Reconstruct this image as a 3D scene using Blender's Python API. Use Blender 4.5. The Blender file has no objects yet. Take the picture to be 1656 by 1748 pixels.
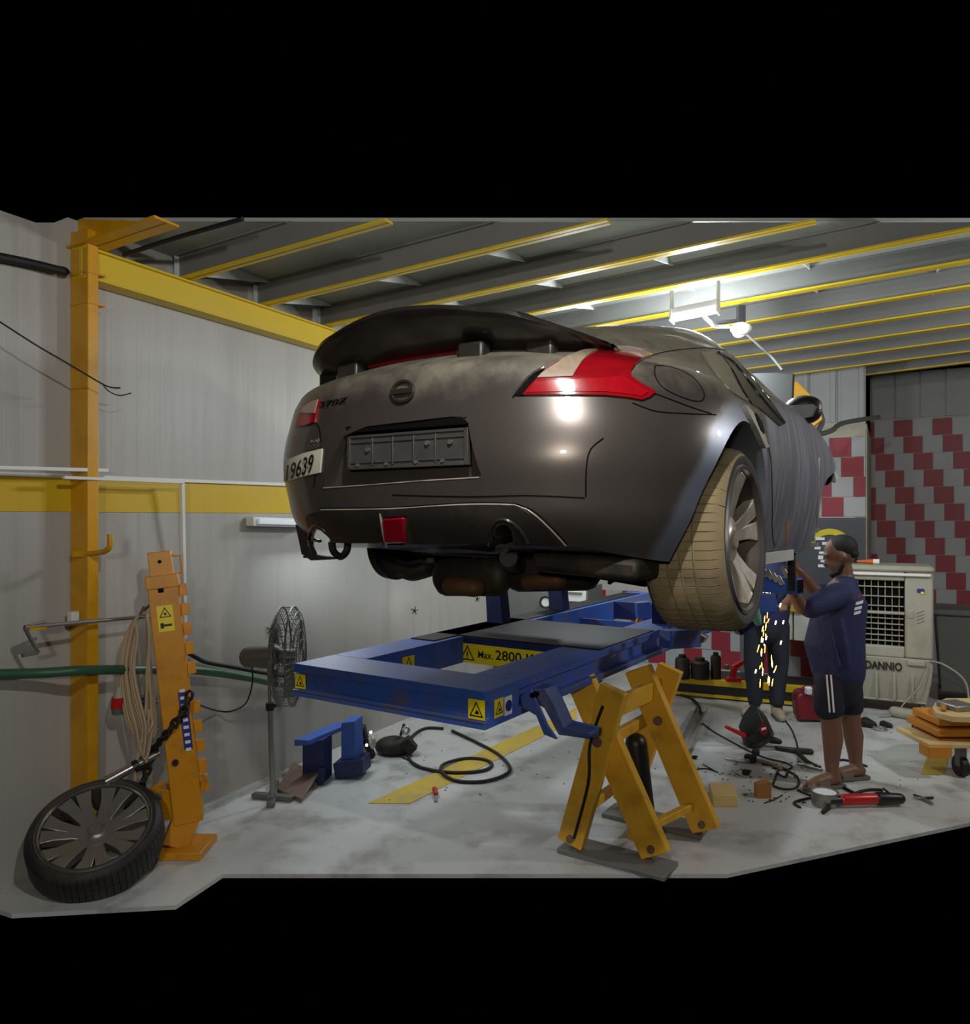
import bpy, bmesh, math, random
import numpy as np
from mathutils import Vector as V, Matrix
from mathutils.bvhtree import BVHTree
random.seed(7)
S = bpy.context.scene
COL = S.collection
PI = math.pi
# ------------------------------------------------------------------ camera, world, lights, exposure
FX, HX, HY, CH = 1290.0, 828.0, 882.0, 1.75          # focal length in px (1656 wide), vanishing column/row, eye height
cam_d = bpy.data.cameras.new('camera'); cam = bpy.data.objects.new('camera', cam_d); COL.objects.link(cam)
cam.location = (0, 0, CH); cam.rotation_euler = (PI / 2, 0, 0)
cam_d.sensor_fit = 'HORIZONTAL'; cam_d.sensor_width = 36; cam_d.lens = 36 * FX / 1656
cam_d.shift_y = 8 / 1656; cam_d.clip_start = .05
S.camera = cam
wd = bpy.data.worlds.new('world'); S.world = wd; wd.use_nodes = True
wd.node_tree.nodes['Background'].inputs[0].default_value = (0, 0, 0, 1)
S.view_settings.view_transform = 'Standard'; S.view_settings.look = 'None'
S.view_settings.exposure = 0.0; S.view_settings.gamma = 1; S.view_settings.use_curve_mapping = False

def area(name, loc, aim, sx, sy, power, color=(1, 1, 1)):
    l = bpy.data.lights.new(name, 'AREA'); l.shape = 'RECTANGLE'; l.size = sx; l.size_y = sy; l.energy = power; l.color = color
    o = bpy.data.objects.new(name, l); COL.objects.link(o); o.location = loc
    o.rotation_euler = (V(aim) - V(loc)).to_track_quat('-Z', 'Y').to_euler()
    return o
def point(name, loc, r, power, color=(1, 1, 1)):
    l = bpy.data.lights.new(name, 'POINT'); l.shadow_soft_size = r; l.energy = power; l.color = color
    o = bpy.data.objects.new(name, l); COL.objects.link(o); o.location = loc
    return o
WARM, COOL, NEUT = (1, .93, .82), (.88, .95, 1), (1, .98, .95)
point('hall_light', (.12, 1.03, 2.9), .04, 100, NEUT)              # workshop lamp over the photographer
point('hall_light', (-.4, -1.4, 2.2), .12, 150, WARM)               # unseen warm fill light added further back
point('hall_light', (4.4, 3.7, 2.85), .10, 130, NEUT)                # unseen fill light added on the right
point('hall_light', (.9, 6.9, 2.75), .12, 90, COOL)               # unseen fill light added beyond the car

# ------------------------------------------------------------------ maths helpers
def P(px, py, Y): return V(((px - HX) / FX * Y, Y, CH + (HY - py) / FX * Y))
def F(px, py, z=0.0):
    Y = (CH - z) * FX / (py - HY); return V(((px - HX) / FX * Y, Y, z))
def RAY(px, py): return V(((px - HX) / FX, 1, (HY - py) / FX)).normalized()
D1 = V((.473, .881, 0)).normalized()                 # along the left wall, away
E1 = V((.8820, -.4686, .0494))                       # along the joists, to the right (they rise a little)
EH = V((.8820, -.4686, 0)).normalized()
W0 = V((-1.53, 4.96, 0))
def WALL(t, out=0.0, z=0.0): return W0 + D1 * t + EH * out + V((0, 0, z))
def wall_t(px):
    a = (px - HX) / FX; return (W0.x - a * W0.y) / (a * D1.y - D1.x)
def WP(px, py, out=0.0):                              # point of the left wall under a pixel, OUT metres proud
    a = (px - HX) / FX; b = W0 + EH * out
    t = (b.x - a * b.y) / (a * D1.y - D1.x); q = b + D1 * t
    q.z = CH + (HY - py) / FX * q.y; return q
def smooth(pts, n=6, closed=False):
    pts = [V(p) for p in pts]; out = []; N = len(pts)
    rng = range(N if closed else N - 1)
    for i in rng:
        g = (lambda k: pts[k % N]) if closed else (lambda k: pts[min(max(k, 0), N - 1)])
        p0, p1, p2, p3 = g(i - 1), g(i), g(i + 1), g(i + 2)
        for k in range(n):
            t = k / n
            out.append(.5 * ((2 * p1) + (p2 - p0) * t + (2 * p0 - 5 * p1 + 4 * p2 - p3) * t * t + (3 * p1 - p0 - 3 * p2 + p3) * t ** 3))
    if not closed: out.append(pts[-1])
    return out
def frame(d, up=V((0, 0, 1))):
    d = V(d).normalized()
    if abs(d.dot(up)) > .98: up = V((1, 0, 0))
    x = up.cross(d).normalized(); return x, d.cross(x).normalized(), d
def basis(o, x, y, z):
    m = Matrix.Identity(4)
    for i in range(3): m[i][0], m[i][1], m[i][2], m[i][3] = x[i], y[i], z[i], o[i]
    return m

# ------------------------------------------------------------------ materials
def lin(c): return tuple(((x / 255) / 12.92 if x / 255 <= .04045 else ((x / 255 + .055) / 1.055) ** 2.4) for x in c) + (1,)
MATS = {}
def mat(name, rgb, rough=.5, metal=0.0, var=.12, scale=6.0, bump=.0, bscale=60.0, coat=0.0, emit=0.0, dirt=None, dirt_amt=.0, dscale=3.0, stretch=(1, 1, 1), alpha=1.0, spec=.5):
    if name in MATS: return MATS[name]
    m = bpy.data.materials.new(name); m.use_nodes = True; nt = m.node_tree; b = nt.nodes['Principled BSDF']
    c = lin(rgb); N = nt.nodes.new; L = nt.links.new
    tc = N('ShaderNodeTexCoord'); mp = N('ShaderNodeMapping'); mp.inputs['Scale'].default_value = stretch
    L(tc.outputs['Object'], mp.inputs[0])
    no = N('ShaderNodeTexNoise'); no.inputs['Scale'].default_value = scale; no.inputs['Detail'].default_value = 5
    L(mp.outputs[0], no.inputs['Vector'])
    mx = N('ShaderNodeMix'); mx.data_type = 'RGBA'
    mx.inputs[6].default_value = tuple(x * (1 - var) for x in c[:3]) + (1,)
    mx.inputs[7].default_value = tuple(min(1, x * (1 + var)) for x in c[:3]) + (1,)
    L(no.outputs[0], mx.inputs[0]); colr = mx.outputs[2]
    if dirt:
        n2 = N('ShaderNodeTexNoise'); n2.inputs['Scale'].default_value = dscale; n2.inputs['Detail'].default_value = 8; n2.inputs['Roughness'].default_value = .65
        L(mp.outputs[0], n2.inputs['Vector'])
        rp = N('ShaderNodeMapRange'); rp.inputs[1].default_value = .5; rp.inputs[2].default_value = .68; rp.inputs[3].default_value = 0; rp.inputs[4].default_value = dirt_amt
        L(n2.outputs[0], rp.inputs[0])
        m2 = N('ShaderNodeMix'); m2.data_type = 'RGBA'; m2.inputs[7].default_value = lin(dirt)
        L(rp.outputs[0], m2.inputs[0]); L(colr, m2.inputs[6]); colr = m2.outputs[2]
    L(colr, b.inputs['Base Color'])
    b.inputs['Roughness'].default_value = rough; b.inputs['Metallic'].default_value = metal
    b.inputs['Coat Weight'].default_value = coat; b.inputs['Coat Roughness'].default_value = .08; b.inputs['Alpha'].default_value = alpha
    b.inputs['Specular IOR Level'].default_value = spec
    if emit:
        b.inputs['Emission Color'].default_value = c; b.inputs['Emission Strength'].default_value = emit
    if bump:
        n3 = N('ShaderNodeTexNoise'); n3.inputs['Scale'].default_value = bscale; n3.inputs['Detail'].default_value = 4
        L(mp.outputs[0], n3.inputs['Vector'])
        bp = N('ShaderNodeBump'); bp.inputs['Strength'].default_value = bump; bp.inputs['Distance'].default_value = .01
        L(n3.outputs[0], bp.inputs['Height']); L(bp.outputs[0], b.inputs['Normal'])
    MATS[name] = m; return m
M_wall = mat('wall_paint', (172, 170, 164), .42, var=.06, scale=2.5, stretch=(6, 6, .35), dirt=(120, 112, 100), dirt_amt=.25, dscale=1.3)
M_wallup = mat('wall_sheet', (150, 152, 152), .5)
M_yel = mat('yellow_paint', (212, 154, 14), .38, var=.08, dirt=(150, 96, 20), dirt_amt=.35, dscale=5)
M_yband = mat('yellow_band', (204, 170, 30), .45, var=.06, stretch=(4, 4, .4))
M_yflange = mat('yellow_flange', (214, 182, 22), .45, var=.06)
M_steel = mat('grey_steel_paint', (118, 119, 116), .5, var=.08)
M_deck = mat('deck_underside', (150, 156, 152), .45, var=.1, scale=3)
M_gusset = mat('gusset_paint', (206, 210, 212), .45)
M_floor = mat('floor_epoxy', (200, 203, 202), .3, var=.10, scale=1.5, dirt=(118, 112, 102), dirt_amt=.65, dscale=2.6, bump=.04, bscale=30)
M_line = mat('floor_line_paint', (205, 175, 60), .5, dirt=(150, 148, 140), dirt_amt=.6, dscale=9)
M_tilew = mat('tile_grey', (160, 162, 164), .45, var=.05)
M_tiler = mat('tile_red', (138, 34, 48), .5, var=.08)
M_grout = mat('grout', (176, 172, 164), .8)
M_holder = mat('plate_holder_plastic', (66, 66, 63), .5, var=.3, scale=14)
M_dark = mat('dark_grey_panel', (66, 68, 74), .5)
M_black = mat('black_rubber', (24, 24, 25), .6, var=.2)
M_blackp = mat('black_plastic', (30, 30, 31), .42, var=.15)
M_grim = mat('grimy_black_metal', (38, 36, 32), .6, .3, var=.4, scale=14, dirt=(84, 70, 48), dirt_amt=.5, dscale=9)
M_chrome = mat('bright_metal', (205, 205, 205), .25, .9, var=.1)
M_alu = mat('cast_aluminium', (206, 197, 183), .38, .35, var=.15, scale=12, dirt=(120, 104, 76), dirt_amt=.5, dscale=8)
M_barrel = mat('dusty_barrel', (74, 68, 58), .6, .4, var=.3)
M_bsteel = mat('brushed_steel', (150, 148, 144), .4, .7, var=.2)
M_white = mat('white_paint', (226, 226, 222), .4, var=.04)
M_blue = mat('blue_enamel', (56, 94, 180), .58, var=.15, scale=8, dirt=(112, 96, 84), dirt_amt=.6, dscale=6, bump=.05, spec=.35)
M_bluedk = mat('dark_blue_enamel', (24, 38, 92), .45, var=.2, dirt=(40, 38, 40), dirt_amt=.4)
M_deckmat = mat('worn_black_deck', (17, 19, 27), .6, var=.3, dirt=(44, 50, 66), dirt_amt=.6, dscale=4, spec=.25)
M_orange = mat('orange_enamel', (216, 146, 22), .4, var=.08, dirt=(120, 74, 24), dirt_amt=.35, dscale=6)
M_armyel = mat('scissor_yellow', (244, 188, 56), .45, var=.08, dirt=(140, 84, 26), dirt_amt=.4, dscale=5)
M_rubblue = mat('rubbed_blue', (66, 88, 146), .5, .1, var=.2, scale=8, dirt=(150, 124, 106), dirt_amt=.8, dscale=6)
M_rust = mat('rubbed_bare_steel', (134, 112, 98), .5, .4, var=.25, scale=12)
M_sticker = mat('yellow_sticker', (246, 222, 30), .4, var=.03)
M_ink = mat('black_ink', (18, 18, 18), .5, var=.05)
M_inkblue = mat('blue_ink', (30, 44, 130), .5)
M_green = mat('green_hose', (50, 92, 68), .45, var=.15)
M_beige = mat('beige_cable', (186, 164, 134), .5, var=.1)
M_red = mat('red_plastic', (186, 28, 34), .35, var=.1)
M_dkred = mat('dark_red_plastic', (120, 22, 34), .4, var=.15)
M_grey = mat('grey_plastic', (96, 97, 94), .5)
M_beigep = mat('dusty_beige_plastic', (166, 162, 146), .5, var=.08, dirt=(120, 110, 88), dirt_amt=.4, dscale=4)
M_wood = mat('pale_wood', (222, 196, 130), .6, var=.12, stretch=(1, 8, 1), scale=8)
M_wood2 = mat('brown_wood', (168, 116, 54), .6, var=.2, stretch=(1, 8, 1), scale=8)
M_skin = mat('skin', (118, 84, 66), .5, var=.08)
M_hair = mat('black_hair', (18, 16, 16), .7, bump=.3, bscale=200)
M_navy = mat('navy_cloth', (38, 44, 84), .8, var=.15, bump=.15, bscale=120)
M_navydk = mat('dark_navy_cloth', (28, 31, 46), .85, var=.15, bump=.15, bscale=120)
M_trous = mat('slate_trousers', (36, 40, 50), .85, var=.2, bump=.15, bscale=120)
M_sandal = mat('grey_rubber_sandal', (98, 94, 84), .7)
M_boot = mat('beige_boot', (170, 160, 138), .7, var=.2)
M_paper = mat('white_print', (232, 234, 240), .6)
M_glow = mat('lamp_tube', (240, 246, 255), .4, emit=14)
M_glow2 = mat('wall_lamp_added_glow', (235, 242, 250), .4, emit=.12)  # faint glow added to a batten that is itself unlit
M_spark = mat('hot_sparks', (255, 150, 50), .5, emit=18)
M_sparkw = mat('white_hot_sparks', (255, 226, 170), .5, emit=14)
M_lens = mat('red_lens', (142, 14, 24), .16, var=.3, scale=12, coat=.5, stretch=(1, 1, 3))
M_lens2 = mat('bright_red_lens', (162, 14, 26), .2, var=.25, scale=40, coat=.5)
M_lenspale = mat('clear_lens_pale', (156, 138, 118), .3, var=.3, scale=60, coat=.6)
M_fog = mat('fog_red_lens', (150, 14, 34), .25, var=.15, coat=.3)
M_glass = mat('dark_glass', (16, 17, 19), .25)
M_dustglass = mat('dusty_glass', (124, 120, 102), .35, var=.2, scale=4, dirt=(150, 144, 124), dirt_amt=.6, dscale=5)
M_gap = mat('panel_gap', (14, 13, 12), .8, spec=.1)
M_bodyplain = mat('bronze_grey_panel', (66, 62, 58), .3, .5, var=.08, coat=.4)
M_spoil = mat('dark_bronze_spoiler', (44, 40, 38), .3, .4, var=.12, coat=.4, dirt=(90, 84, 72), dirt_amt=.3, dscale=4)
M_diff = mat('dark_diffuser', (52, 49, 46), .4, .3, var=.15, dirt=(86, 76, 60), dirt_amt=.4, dscale=5)
M_sand = mat('sanded_silver', (176, 172, 160), .4, .4, var=.15, dirt=(210, 208, 200), dirt_amt=.4)
M_tyre = mat('dusty_tyre_tread', (142, 126, 94), .85, var=.2, scale=10, dirt=(92, 82, 62), dirt_amt=.7, dscale=6)
M_tyreside = mat('tyre_sidewall', (40, 40, 40), .6, var=.25, dirt=(96, 88, 72), dirt_amt=.35, dscale=5)
M_plate = mat('number_plate', (216, 212, 194), .5, var=.03)
M_cart = mat('cart_orange', (196, 128, 40), .5, var=.15, dirt=(90, 60, 30), dirt_amt=.5)
M_tan = mat('tan_dirty_wood', (206, 178, 124), .6, var=.2)
M_glove = mat('pale_green_cloth', (130, 190, 160), .8)

# ------------------------------------------------------------------ object helpers
MW = {}
def inv_of(parent): return MW[parent.name].inverted() if parent else Matrix.Identity(4)
def tag(o, label=None, cat=None, group=None, kind=None):
    if label: o['label'] = label
    if cat: o['category'] = cat
    if group: o['group'] = group
    if kind: o['kind'] = kind
    return o
def thing(name, label, cat, loc=(0, 0, 0), group=None, M=None):
    o = bpy.data.objects.new(name, None); o.empty_display_size = .1; COL.objects.link(o)
    m = M if M is not None else Matrix.Translation(V(loc)); o.matrix_world = m; MW[o.name] = m.copy()
    return tag(o, label, cat, group)
class MB:
    def __init__(s): s.v = []; s.f = []
    def add(s, vs, fs):
        n = len(s.v); s.v += [V(p) for p in vs]; s.f += [tuple(i + n for i in f) for f in fs]; return s
    def box(s, c, x, y, z):                          # c centre, x/y/z half-extent vectors
        c, x, y, z = V(c), V(x), V(y), V(z)
        p = [c + a * x + b * y + d * z for d in (-1, 1) for b in (-1, 1) for a in (-1, 1)]
        return s.add(p, [(0, 2, 3, 1), (4, 5, 7, 6), (0, 1, 5, 4), (2, 6, 7, 3), (0, 4, 6, 2), (1, 3, 7, 5)])
    def bar(s, a, b, w, h, up=V((0, 0, 1)), w2=None, h2=None):
        a, b = V(a), V(b); x, y, d = frame(b - a, up); w2 = w if w2 is None else w2; h2 = h if h2 is None else h2
        p = [a - x * w / 2 - y * h / 2, a + x * w / 2 - y * h / 2, a + x * w / 2 + y * h / 2, a - x * w / 2 + y * h / 2,
             b - x * w2 / 2 - y * h2 / 2, b + x * w2 / 2 - y * h2 / 2, b + x * w2 / 2 + y * h2 / 2, b - x * w2 / 2 + y * h2 / 2]
        return s.add(p, [(3, 2, 1, 0), (4, 5, 6, 7), (0, 1, 5, 4), (1, 2, 6, 5), (2, 3, 7, 6), (3, 0, 4, 7)])
    def prism(s, poly, ext):                          # poly: 3D points, ext: extrusion vector
        poly = [V(p) for p in poly]; n = len(poly); e = V(ext)
        return s.add(poly + [p + e for p in poly], [tuple(range(n - 1, -1, -1)), tuple(range(n, 2 * n))] + [(i, (i + 1) % n, n + (i + 1) % n, n + i) for i in range(n)])
    def tube(s, pts, r, seg=10, closed=False, cap=True, flat=None, ref=None):
        pts = [V(p) for p in pts]; n = len(pts); rs = r if isinstance(r, (list, tuple)) else [r] * n
        base = len(s.v); up = None
        for i, p in enumerate(pts):
            if closed: d = pts[(i + 1) % n] - pts[i - 1]
            else: d = pts[min(i + 1, n - 1)] - pts[max(i - 1, 0)]
            if d.length < 1e-9: d = V((0, 0, 1))
            d.normalize()
            if ref is not None: x = (V(ref) - d * V(ref).dot(d)).normalized(); y = d.cross(x)
            else:
                if up is None: x, y, _ = frame(d)
                else:
                    x = up - d * up.dot(d); x = x.normalized() if x.length > 1e-6 else frame(d)[0]; y = d.cross(x)
                up = x
            rr = rs[i]; ra, rb = (rr if isinstance(rr, (tuple, list)) else (rr, rr * (flat or 1)))
            for k in range(seg):
                a = 2 * PI * k / seg; s.v.append(p + x * math.cos(a) * ra + y * math.sin(a) * rb)
        for i in range(n if closed else n - 1):
            j = (i + 1) % n
            for k in range(seg):
                k2 = (k + 1) % seg; s.f.append((base + i * seg + k, base + i * seg + k2, base + j * seg + k2, base + j * seg + k))
        if cap and not closed:
            s.f.append(tuple(base + k for k in range(seg - 1, -1, -1))); s.f.append(tuple(base + (n - 1) * seg + k for k in range(seg)))
        return s
    def limb(s, pts, rs, seg=14, ref=None):           # tube with rounded ends
        pts = [V(p) for p in pts]; out = []; ro = []
        def sc(r, k): return tuple(q * k for q in r) if isinstance(r, (tuple, list)) else r * k
        d0 = (pts[0] - pts[1]).normalized(); d1 = (pts[-1] - pts[-2]).normalized()
        m0 = min(rs[0]) if isinstance(rs[0], (tuple, list)) else rs[0]; m1 = min(rs[-1]) if isinstance(rs[-1], (tuple, list)) else rs[-1]
        for a in (.98, .8, .45): out.append(pts[0] + d0 * m0 * a); ro.append(sc(rs[0], math.sqrt(1 - a * a)))
        out += pts; ro += list(rs)
        for a in (.45, .8, .98): out.append(pts[-1] + d1 * m1 * a); ro.append(sc(rs[-1], math.sqrt(1 - a * a)))
        return s.tube(out, ro, seg, ref=ref)
    def ball(s, c, r, seg=16, rings=10, M=None):
        c = V(c); r = r if isinstance(r, (tuple, list)) else (r, r, r); base = len(s.v); M3 = M or Matrix.Identity(3)
        for i in range(rings + 1):
            t = PI * i / rings
            for k in range(seg):
                a = 2 * PI * k / seg; s.v.append(c + M3 @ V((r[0] * math.sin(t) * math.cos(a), r[1] * math.sin(t) * math.sin(a), r[2] * math.cos(t))))
        for i in range(rings):
            for k in range(seg):
                k2 = (k + 1) % seg; s.f.append((base + i * seg + k, base + (i + 1) * seg + k, base + (i + 1) * seg + k2, base + i * seg + k2))
        return s
    def lathe(s, prof, o, axis, seg=48, angles=None, rfun=None, cap=False):    # prof: (radius, along)
        o = V(o); x, y, d = frame(axis); base = len(s.v); n = len(prof)
        angs = angles or [2 * PI * k / seg for k in range(seg)]; seg = len(angs)
        for k, a in enumerate(angs):
            for i, (r, h) in enumerate(prof):
                rr = r if rfun is None else rfun(i, k, r)
                s.v.append(o + d * h + (x * math.cos(a) + y * math.sin(a)) * rr)
        for k in range(seg):
            k2 = (k + 1) % seg
            for i in range(n - 1): s.f.append((base + k * n + i, base + k2 * n + i, base + k2 * n + i + 1, base + k * n + i + 1))
        if cap:
            s.f.append(tuple(base + k * n for k in range(seg))); s.f.append(tuple(base + k * n + n - 1 for k in range(seg - 1, -1, -1)))
        return s
    def cyl(s, a, b, r, seg=20, r2=None):
        a, b = V(a), V(b); return s.lathe([(r, 0), (r if r2 is None else r2, (b - a).length)], a, b - a, seg, cap=True)
    def torus(s, c, axis, R, r, seg=32, k=8):
        x, y, d = frame(axis); return s.tube([V(c) + (x * math.cos(2 * PI * i / seg) + y * math.sin(2 * PI * i / seg)) * R for i in range(seg)], r, k, closed=True)
    def mesh(s, name, M=None):
        me = bpy.data.meshes.new(name); M = M or Matrix.Identity(4)
        me.from_pydata([tuple(M @ p) for p in s.v], [], s.f); me.update(); return me
    def build(s, name, m, parent=None, bevel=0.0, smooth=True, local=False, ang=35, fix=True):
        M = Matrix.Identity(4) if local else inv_of(parent)
        me = s.mesh(name, M); o = bpy.data.objects.new(name, me)
        if fix:
            bm = bmesh.new(); bm.from_mesh(me); bmesh.ops.recalc_face_normals(bm, faces=bm.faces); bm.to_mesh(me); bm.free()
        return finish(o, m, parent, bevel, smooth, ang)
def finish(o, m, parent=None, bevel=0.0, smooth=True, ang=35):
    me = o.data; me.materials.append(m); COL.objects.link(o)
    if smooth:
        for p in me.polygons: p.use_smooth = True
        me.set_sharp_from_angle(angle=math.radians(ang))
    if parent: o.parent = parent; MW[o.name] = MW[parent.name]
    else: MW[o.name] = Matrix.Identity(4)
    if bevel:
        b = o.modifiers.new('bevel', 'BEVEL'); b.width = bevel; b.segments = 2; b.limit_method = 'ANGLE'; b.angle_limit = math.radians(40)
    return o
def share(src, parent, off, m=None):                  # copy of a mesh object at an offset (shares its mesh)
    c = src.copy(); COL.objects.link(c); c.parent = parent; c.location = V(src.location) + V(off)
    MW[c.name] = MW[parent.name] if parent else Matrix.Identity(4); return c
def cable(name, pts, r, m, parent=None, label=None, cat=None, n=6, seg=8, group=None):
    o = MB().tube(smooth(pts, n), r, seg).build(name, m, parent, ang=60)
    return tag(o, label, cat, group)
def text_mesh(body, size=1.0, bold=0.0):
    c = bpy.data.curves.new('text', 'FONT'); c.body = body; c.size = size; c.align_x = 'CENTER'; c.align_y = 'CENTER'; c.offset = bold; c.resolution_u = 3
    o = bpy.data.objects.new('text', c); COL.objects.link(o); dg = bpy.context.evaluated_depsgraph_get()
    me = bpy.data.meshes.new_from_object(o.evaluated_get(dg)); bpy.data.objects.remove(o); return me
def lettering(name, body, o, x, y, w, h, m, parent=None, proud=.003, bold=0.0):      # flat text of size w x h centred at o, x right, y up
    me = text_mesh(body, 1, bold); P_ = np.array([v.co[:2] for v in me.vertices]); lo, hi = P_.min(0), P_.max(0)
    x, y = V(x).normalized(), V(y).normalized(); nrm = x.cross(y)
    M = inv_of(parent)
    for v in me.vertices:
        a = (v.co.x - (lo[0] + hi[0]) / 2) / (hi[0] - lo[0]) * w; b = (v.co.y - (lo[1] + hi[1]) / 2) / (hi[1] - lo[1]) * h
        v.co = M @ (V(o) + x * a + y * b + nrm * proud)
    return finish(bpy.data.objects.new(name, me), m, parent, smooth=False)
def struct(o, label): return tag(o, label, kind='structure')
def bvh_of(o, M=None):
    dg = bpy.context.evaluated_depsgraph_get(); ev = o.evaluated_get(dg); me = ev.to_mesh()
    M = M if M is not None else MW[o.name]
    t = BVHTree.FromPolygons([M @ v.co for v in me.vertices], [tuple(p.vertices) for p in me.polygons]); ev.to_mesh_clear(); return t
CAM = V((0, 0, CH))
def hit(bvh, px, py):
    r = bvh.ray_cast(CAM, RAY(px, py))
    if r[0] is None:
        y0 = hit.depth; q = P(px, py, y0); r = bvh.find_nearest(q)
    hit.depth = r[0].y; return r[0], (r[1] if r[1].dot(RAY(px, py)) < 0 else -r[1])
hit.depth = 3.0
def skin_patch(name, bvh, poly, m, parent, lift=.004, thick=.012, step=14, bevel=0.0, ang=40):      # a panel that hugs a surface
    bm = bmesh.new(); vs = [bm.verts.new((p[0], p[1], 0)) for p in poly]; bm.faces.new(vs)
    xs = [p[0] for p in poly]; ys = [p[1] for p in poly]
    for a, lo, hi in ((0, min(xs), max(xs)), (1, min(ys), max(ys))):
        k = lo + step
        while k < hi - 1:
            co = V((k, 0, 0)) if a == 0 else V((0, k, 0)); no = V((1, 0, 0)) if a == 0 else V((0, 1, 0))
            bmesh.ops.bisect_plane(bm, geom=bm.verts[:] + bm.edges[:] + bm.faces[:], plane_co=co, plane_no=no, dist=1e-4); k += step
    bmesh.ops.triangulate(bm, faces=bm.faces[:])
    bm.verts.ensure_lookup_table(); M = inv_of(parent); back = []
    cx, cy = sum(xs) / len(xs), sum(ys) / len(ys); hit(bvh, cx, cy)
    front = []
    for v in bm.verts:
        q, nn = hit(bvh, v.co.x, v.co.y); front.append(q + nn * lift); back.append(q + nn * (lift - thick))
    vs = front + back; n = len(front); fs = []
    for f in bm.faces:
        i = [v.index for v in f.verts]; fs.append(tuple(i)); fs.append(tuple(k + n for k in reversed(i)))
    for e in bm.edges:
        if len(e.link_faces) == 1: a, b = e.verts[0].index, e.verts[1].index; fs.append((a, b, b + n, a + n))
    bm.free(); return MB().add(vs, fs).build(name, m, parent, bevel, ang=ang)
def skin_line(name, bvh, pts, r, m, parent, lift=.0, n=8, closed=False):
    q = smooth([V((p[0], p[1], 0)) for p in pts], n, closed); hit(bvh, *pts[len(pts) // 2]); hit(bvh, *pts[0])
    w = [(lambda h: h[0] + h[1] * lift)(hit(bvh, p.x, p.y)) for p in q]
    return MB().tube(w, r, 6, closed=closed).build(name, m, parent, ang=60)
def skin_text(name, bvh, body, quad, m, parent, lift=.008, bold=0.0):     # quad: tl, tr, br, bl in px; letters laid on the surface
    me = text_mesh(body, 1, bold); A = np.array([v.co[:2] for v in me.vertices]); lo, hi = A.min(0), A.max(0); M = inv_of(parent)
    for v in me.vertices:
        a = (v.co.x - lo[0]) / (hi[0] - lo[0]); b = 1 - (v.co.y - lo[1]) / (hi[1] - lo[1])
        tl, tr, br, bl = [np.array(k, float) for k in quad]; q = (tl * (1 - a) + tr * a) * (1 - b) + (bl * (1 - a) + br * a) * b
        h, nn = hit(bvh, q[0], q[1]); v.co = M @ (h + nn * lift)
    return finish(bpy.data.objects.new(name, me), m, parent, smooth=False)
def decal(name, o, x, y, w, h, m, parent, proud=.002):     # thin plate sticker, x right, y up, front along x cross y
    x, y = V(x).normalized(), V(y).normalized(); n = x.cross(y)
    return MB().box(V(o) + n * proud, x * w / 2, y * h / 2, n * .0012).build(name, m, parent)
def warn_sticker(o, x, y, s, parent, name='warning_sticker', tall=1.15):
    x, y = V(x).normalized(), V(y).normalized(); n = x.cross(y); o = V(o)
    st = decal(name, o, x, y, s, s * tall, M_sticker, parent)
    mb = MB(); t = [o + y * s * .42, o - x * s * .42 - y * s * .36, o + x * s * .42 - y * s * .36]; c = (t[0] + t[1] + t[2]) / 3
    for i in range(3):
        a, b = t[i], t[(i + 1) % 3]; mb.add([a + n * .0045, b + n * .0045, c + (b - c) * .74 + n * .0045, c + (a - c) * .74 + n * .0045], [(0, 1, 2, 3)])
    mb.add([c + q + n * .0045 for q in (x * s * .03 + y * s * .1, -x * s * .12 - y * s * .12, x * s * .17 - y * s * .12, x * s * .14 + y * s * .0)], [(0, 1, 2, 3)])
    ob = mb.build('warning_triangle', M_ink, None, smooth=False)
    ob.parent = st
    for v in ob.data.vertices: v.co = MW[parent.name].inverted() @ v.co
    MW[ob.name] = MW[parent.name]; return st

# ================================================================== THE ROOM
Z_T = Z = V((0, 0, 1))
# floor: slab under everything in view
fl = [WALL(-1.72, 0), F(20, 1560), F(300, 1545), F(380, 1492), F(1240, 1492), F(1700, 1395), V((9.2, 7.5, 0)), V((5.6, 11.5, 0)), V((.3, 11.5, 0)), WALL(6.0, 0)]
floor = struct(MB().prism([p - Z * .02 for p in fl], Z * .02).build('floor', M_floor, smooth=False), 'pale grey painted concrete workshop floor with scuffs')
def strip(name, pts, label, m=M_line):
    return struct(MB().prism([V((p.x, p.y, .0)) for p in pts], Z * .003).build(name, m, smooth=False), label)
strip('trim_1', [F(628, 1372), F(700, 1372), F(985, 1228), F(985, 1208)], 'yellow painted line crossing the floor under the blue lift')
strip('trim_2', [F(1572, 1322), F(1612, 1322), F(1632, 1242), F(1600, 1242)], 'short faded yellow floor mark beside the orange cart')

# left wall: sheet wall with shallow vertical ribs
def zt(t): return min(3.275, CH + (HY - 380) / FX * WALL(t).y) if t < -1.27 else 3.275
rows = []; mb = MB(); t = -1.72; prev = None; k = 0
pts = []
while t < 5.05:
    pts += [(t, 0), (t + .070, 0), (t + .072, -.00025), (t + .076, -.00025)]; t += .078
for a, b in zip(pts[:-1], pts[1:]):
    mb.add([WALL(a[0], a[1]), WALL(b[0], b[1]), WALL(b[0], b[1], zt(b[0])), WALL(a[0], a[1], zt(a[0]))], [(0, 1, 2, 3)])
mb.prism([WALL(-1.72, -.02), WALL(5.05, -.02), WALL(5.05, -.1), WALL(-1.72, -.1)], Z * 3.2)
wall_left = struct(mb.build('wall_left', M_wall, fix=False, smooth=False), 'long pale grey sheet wall behind the pulling tower and fan')
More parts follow.
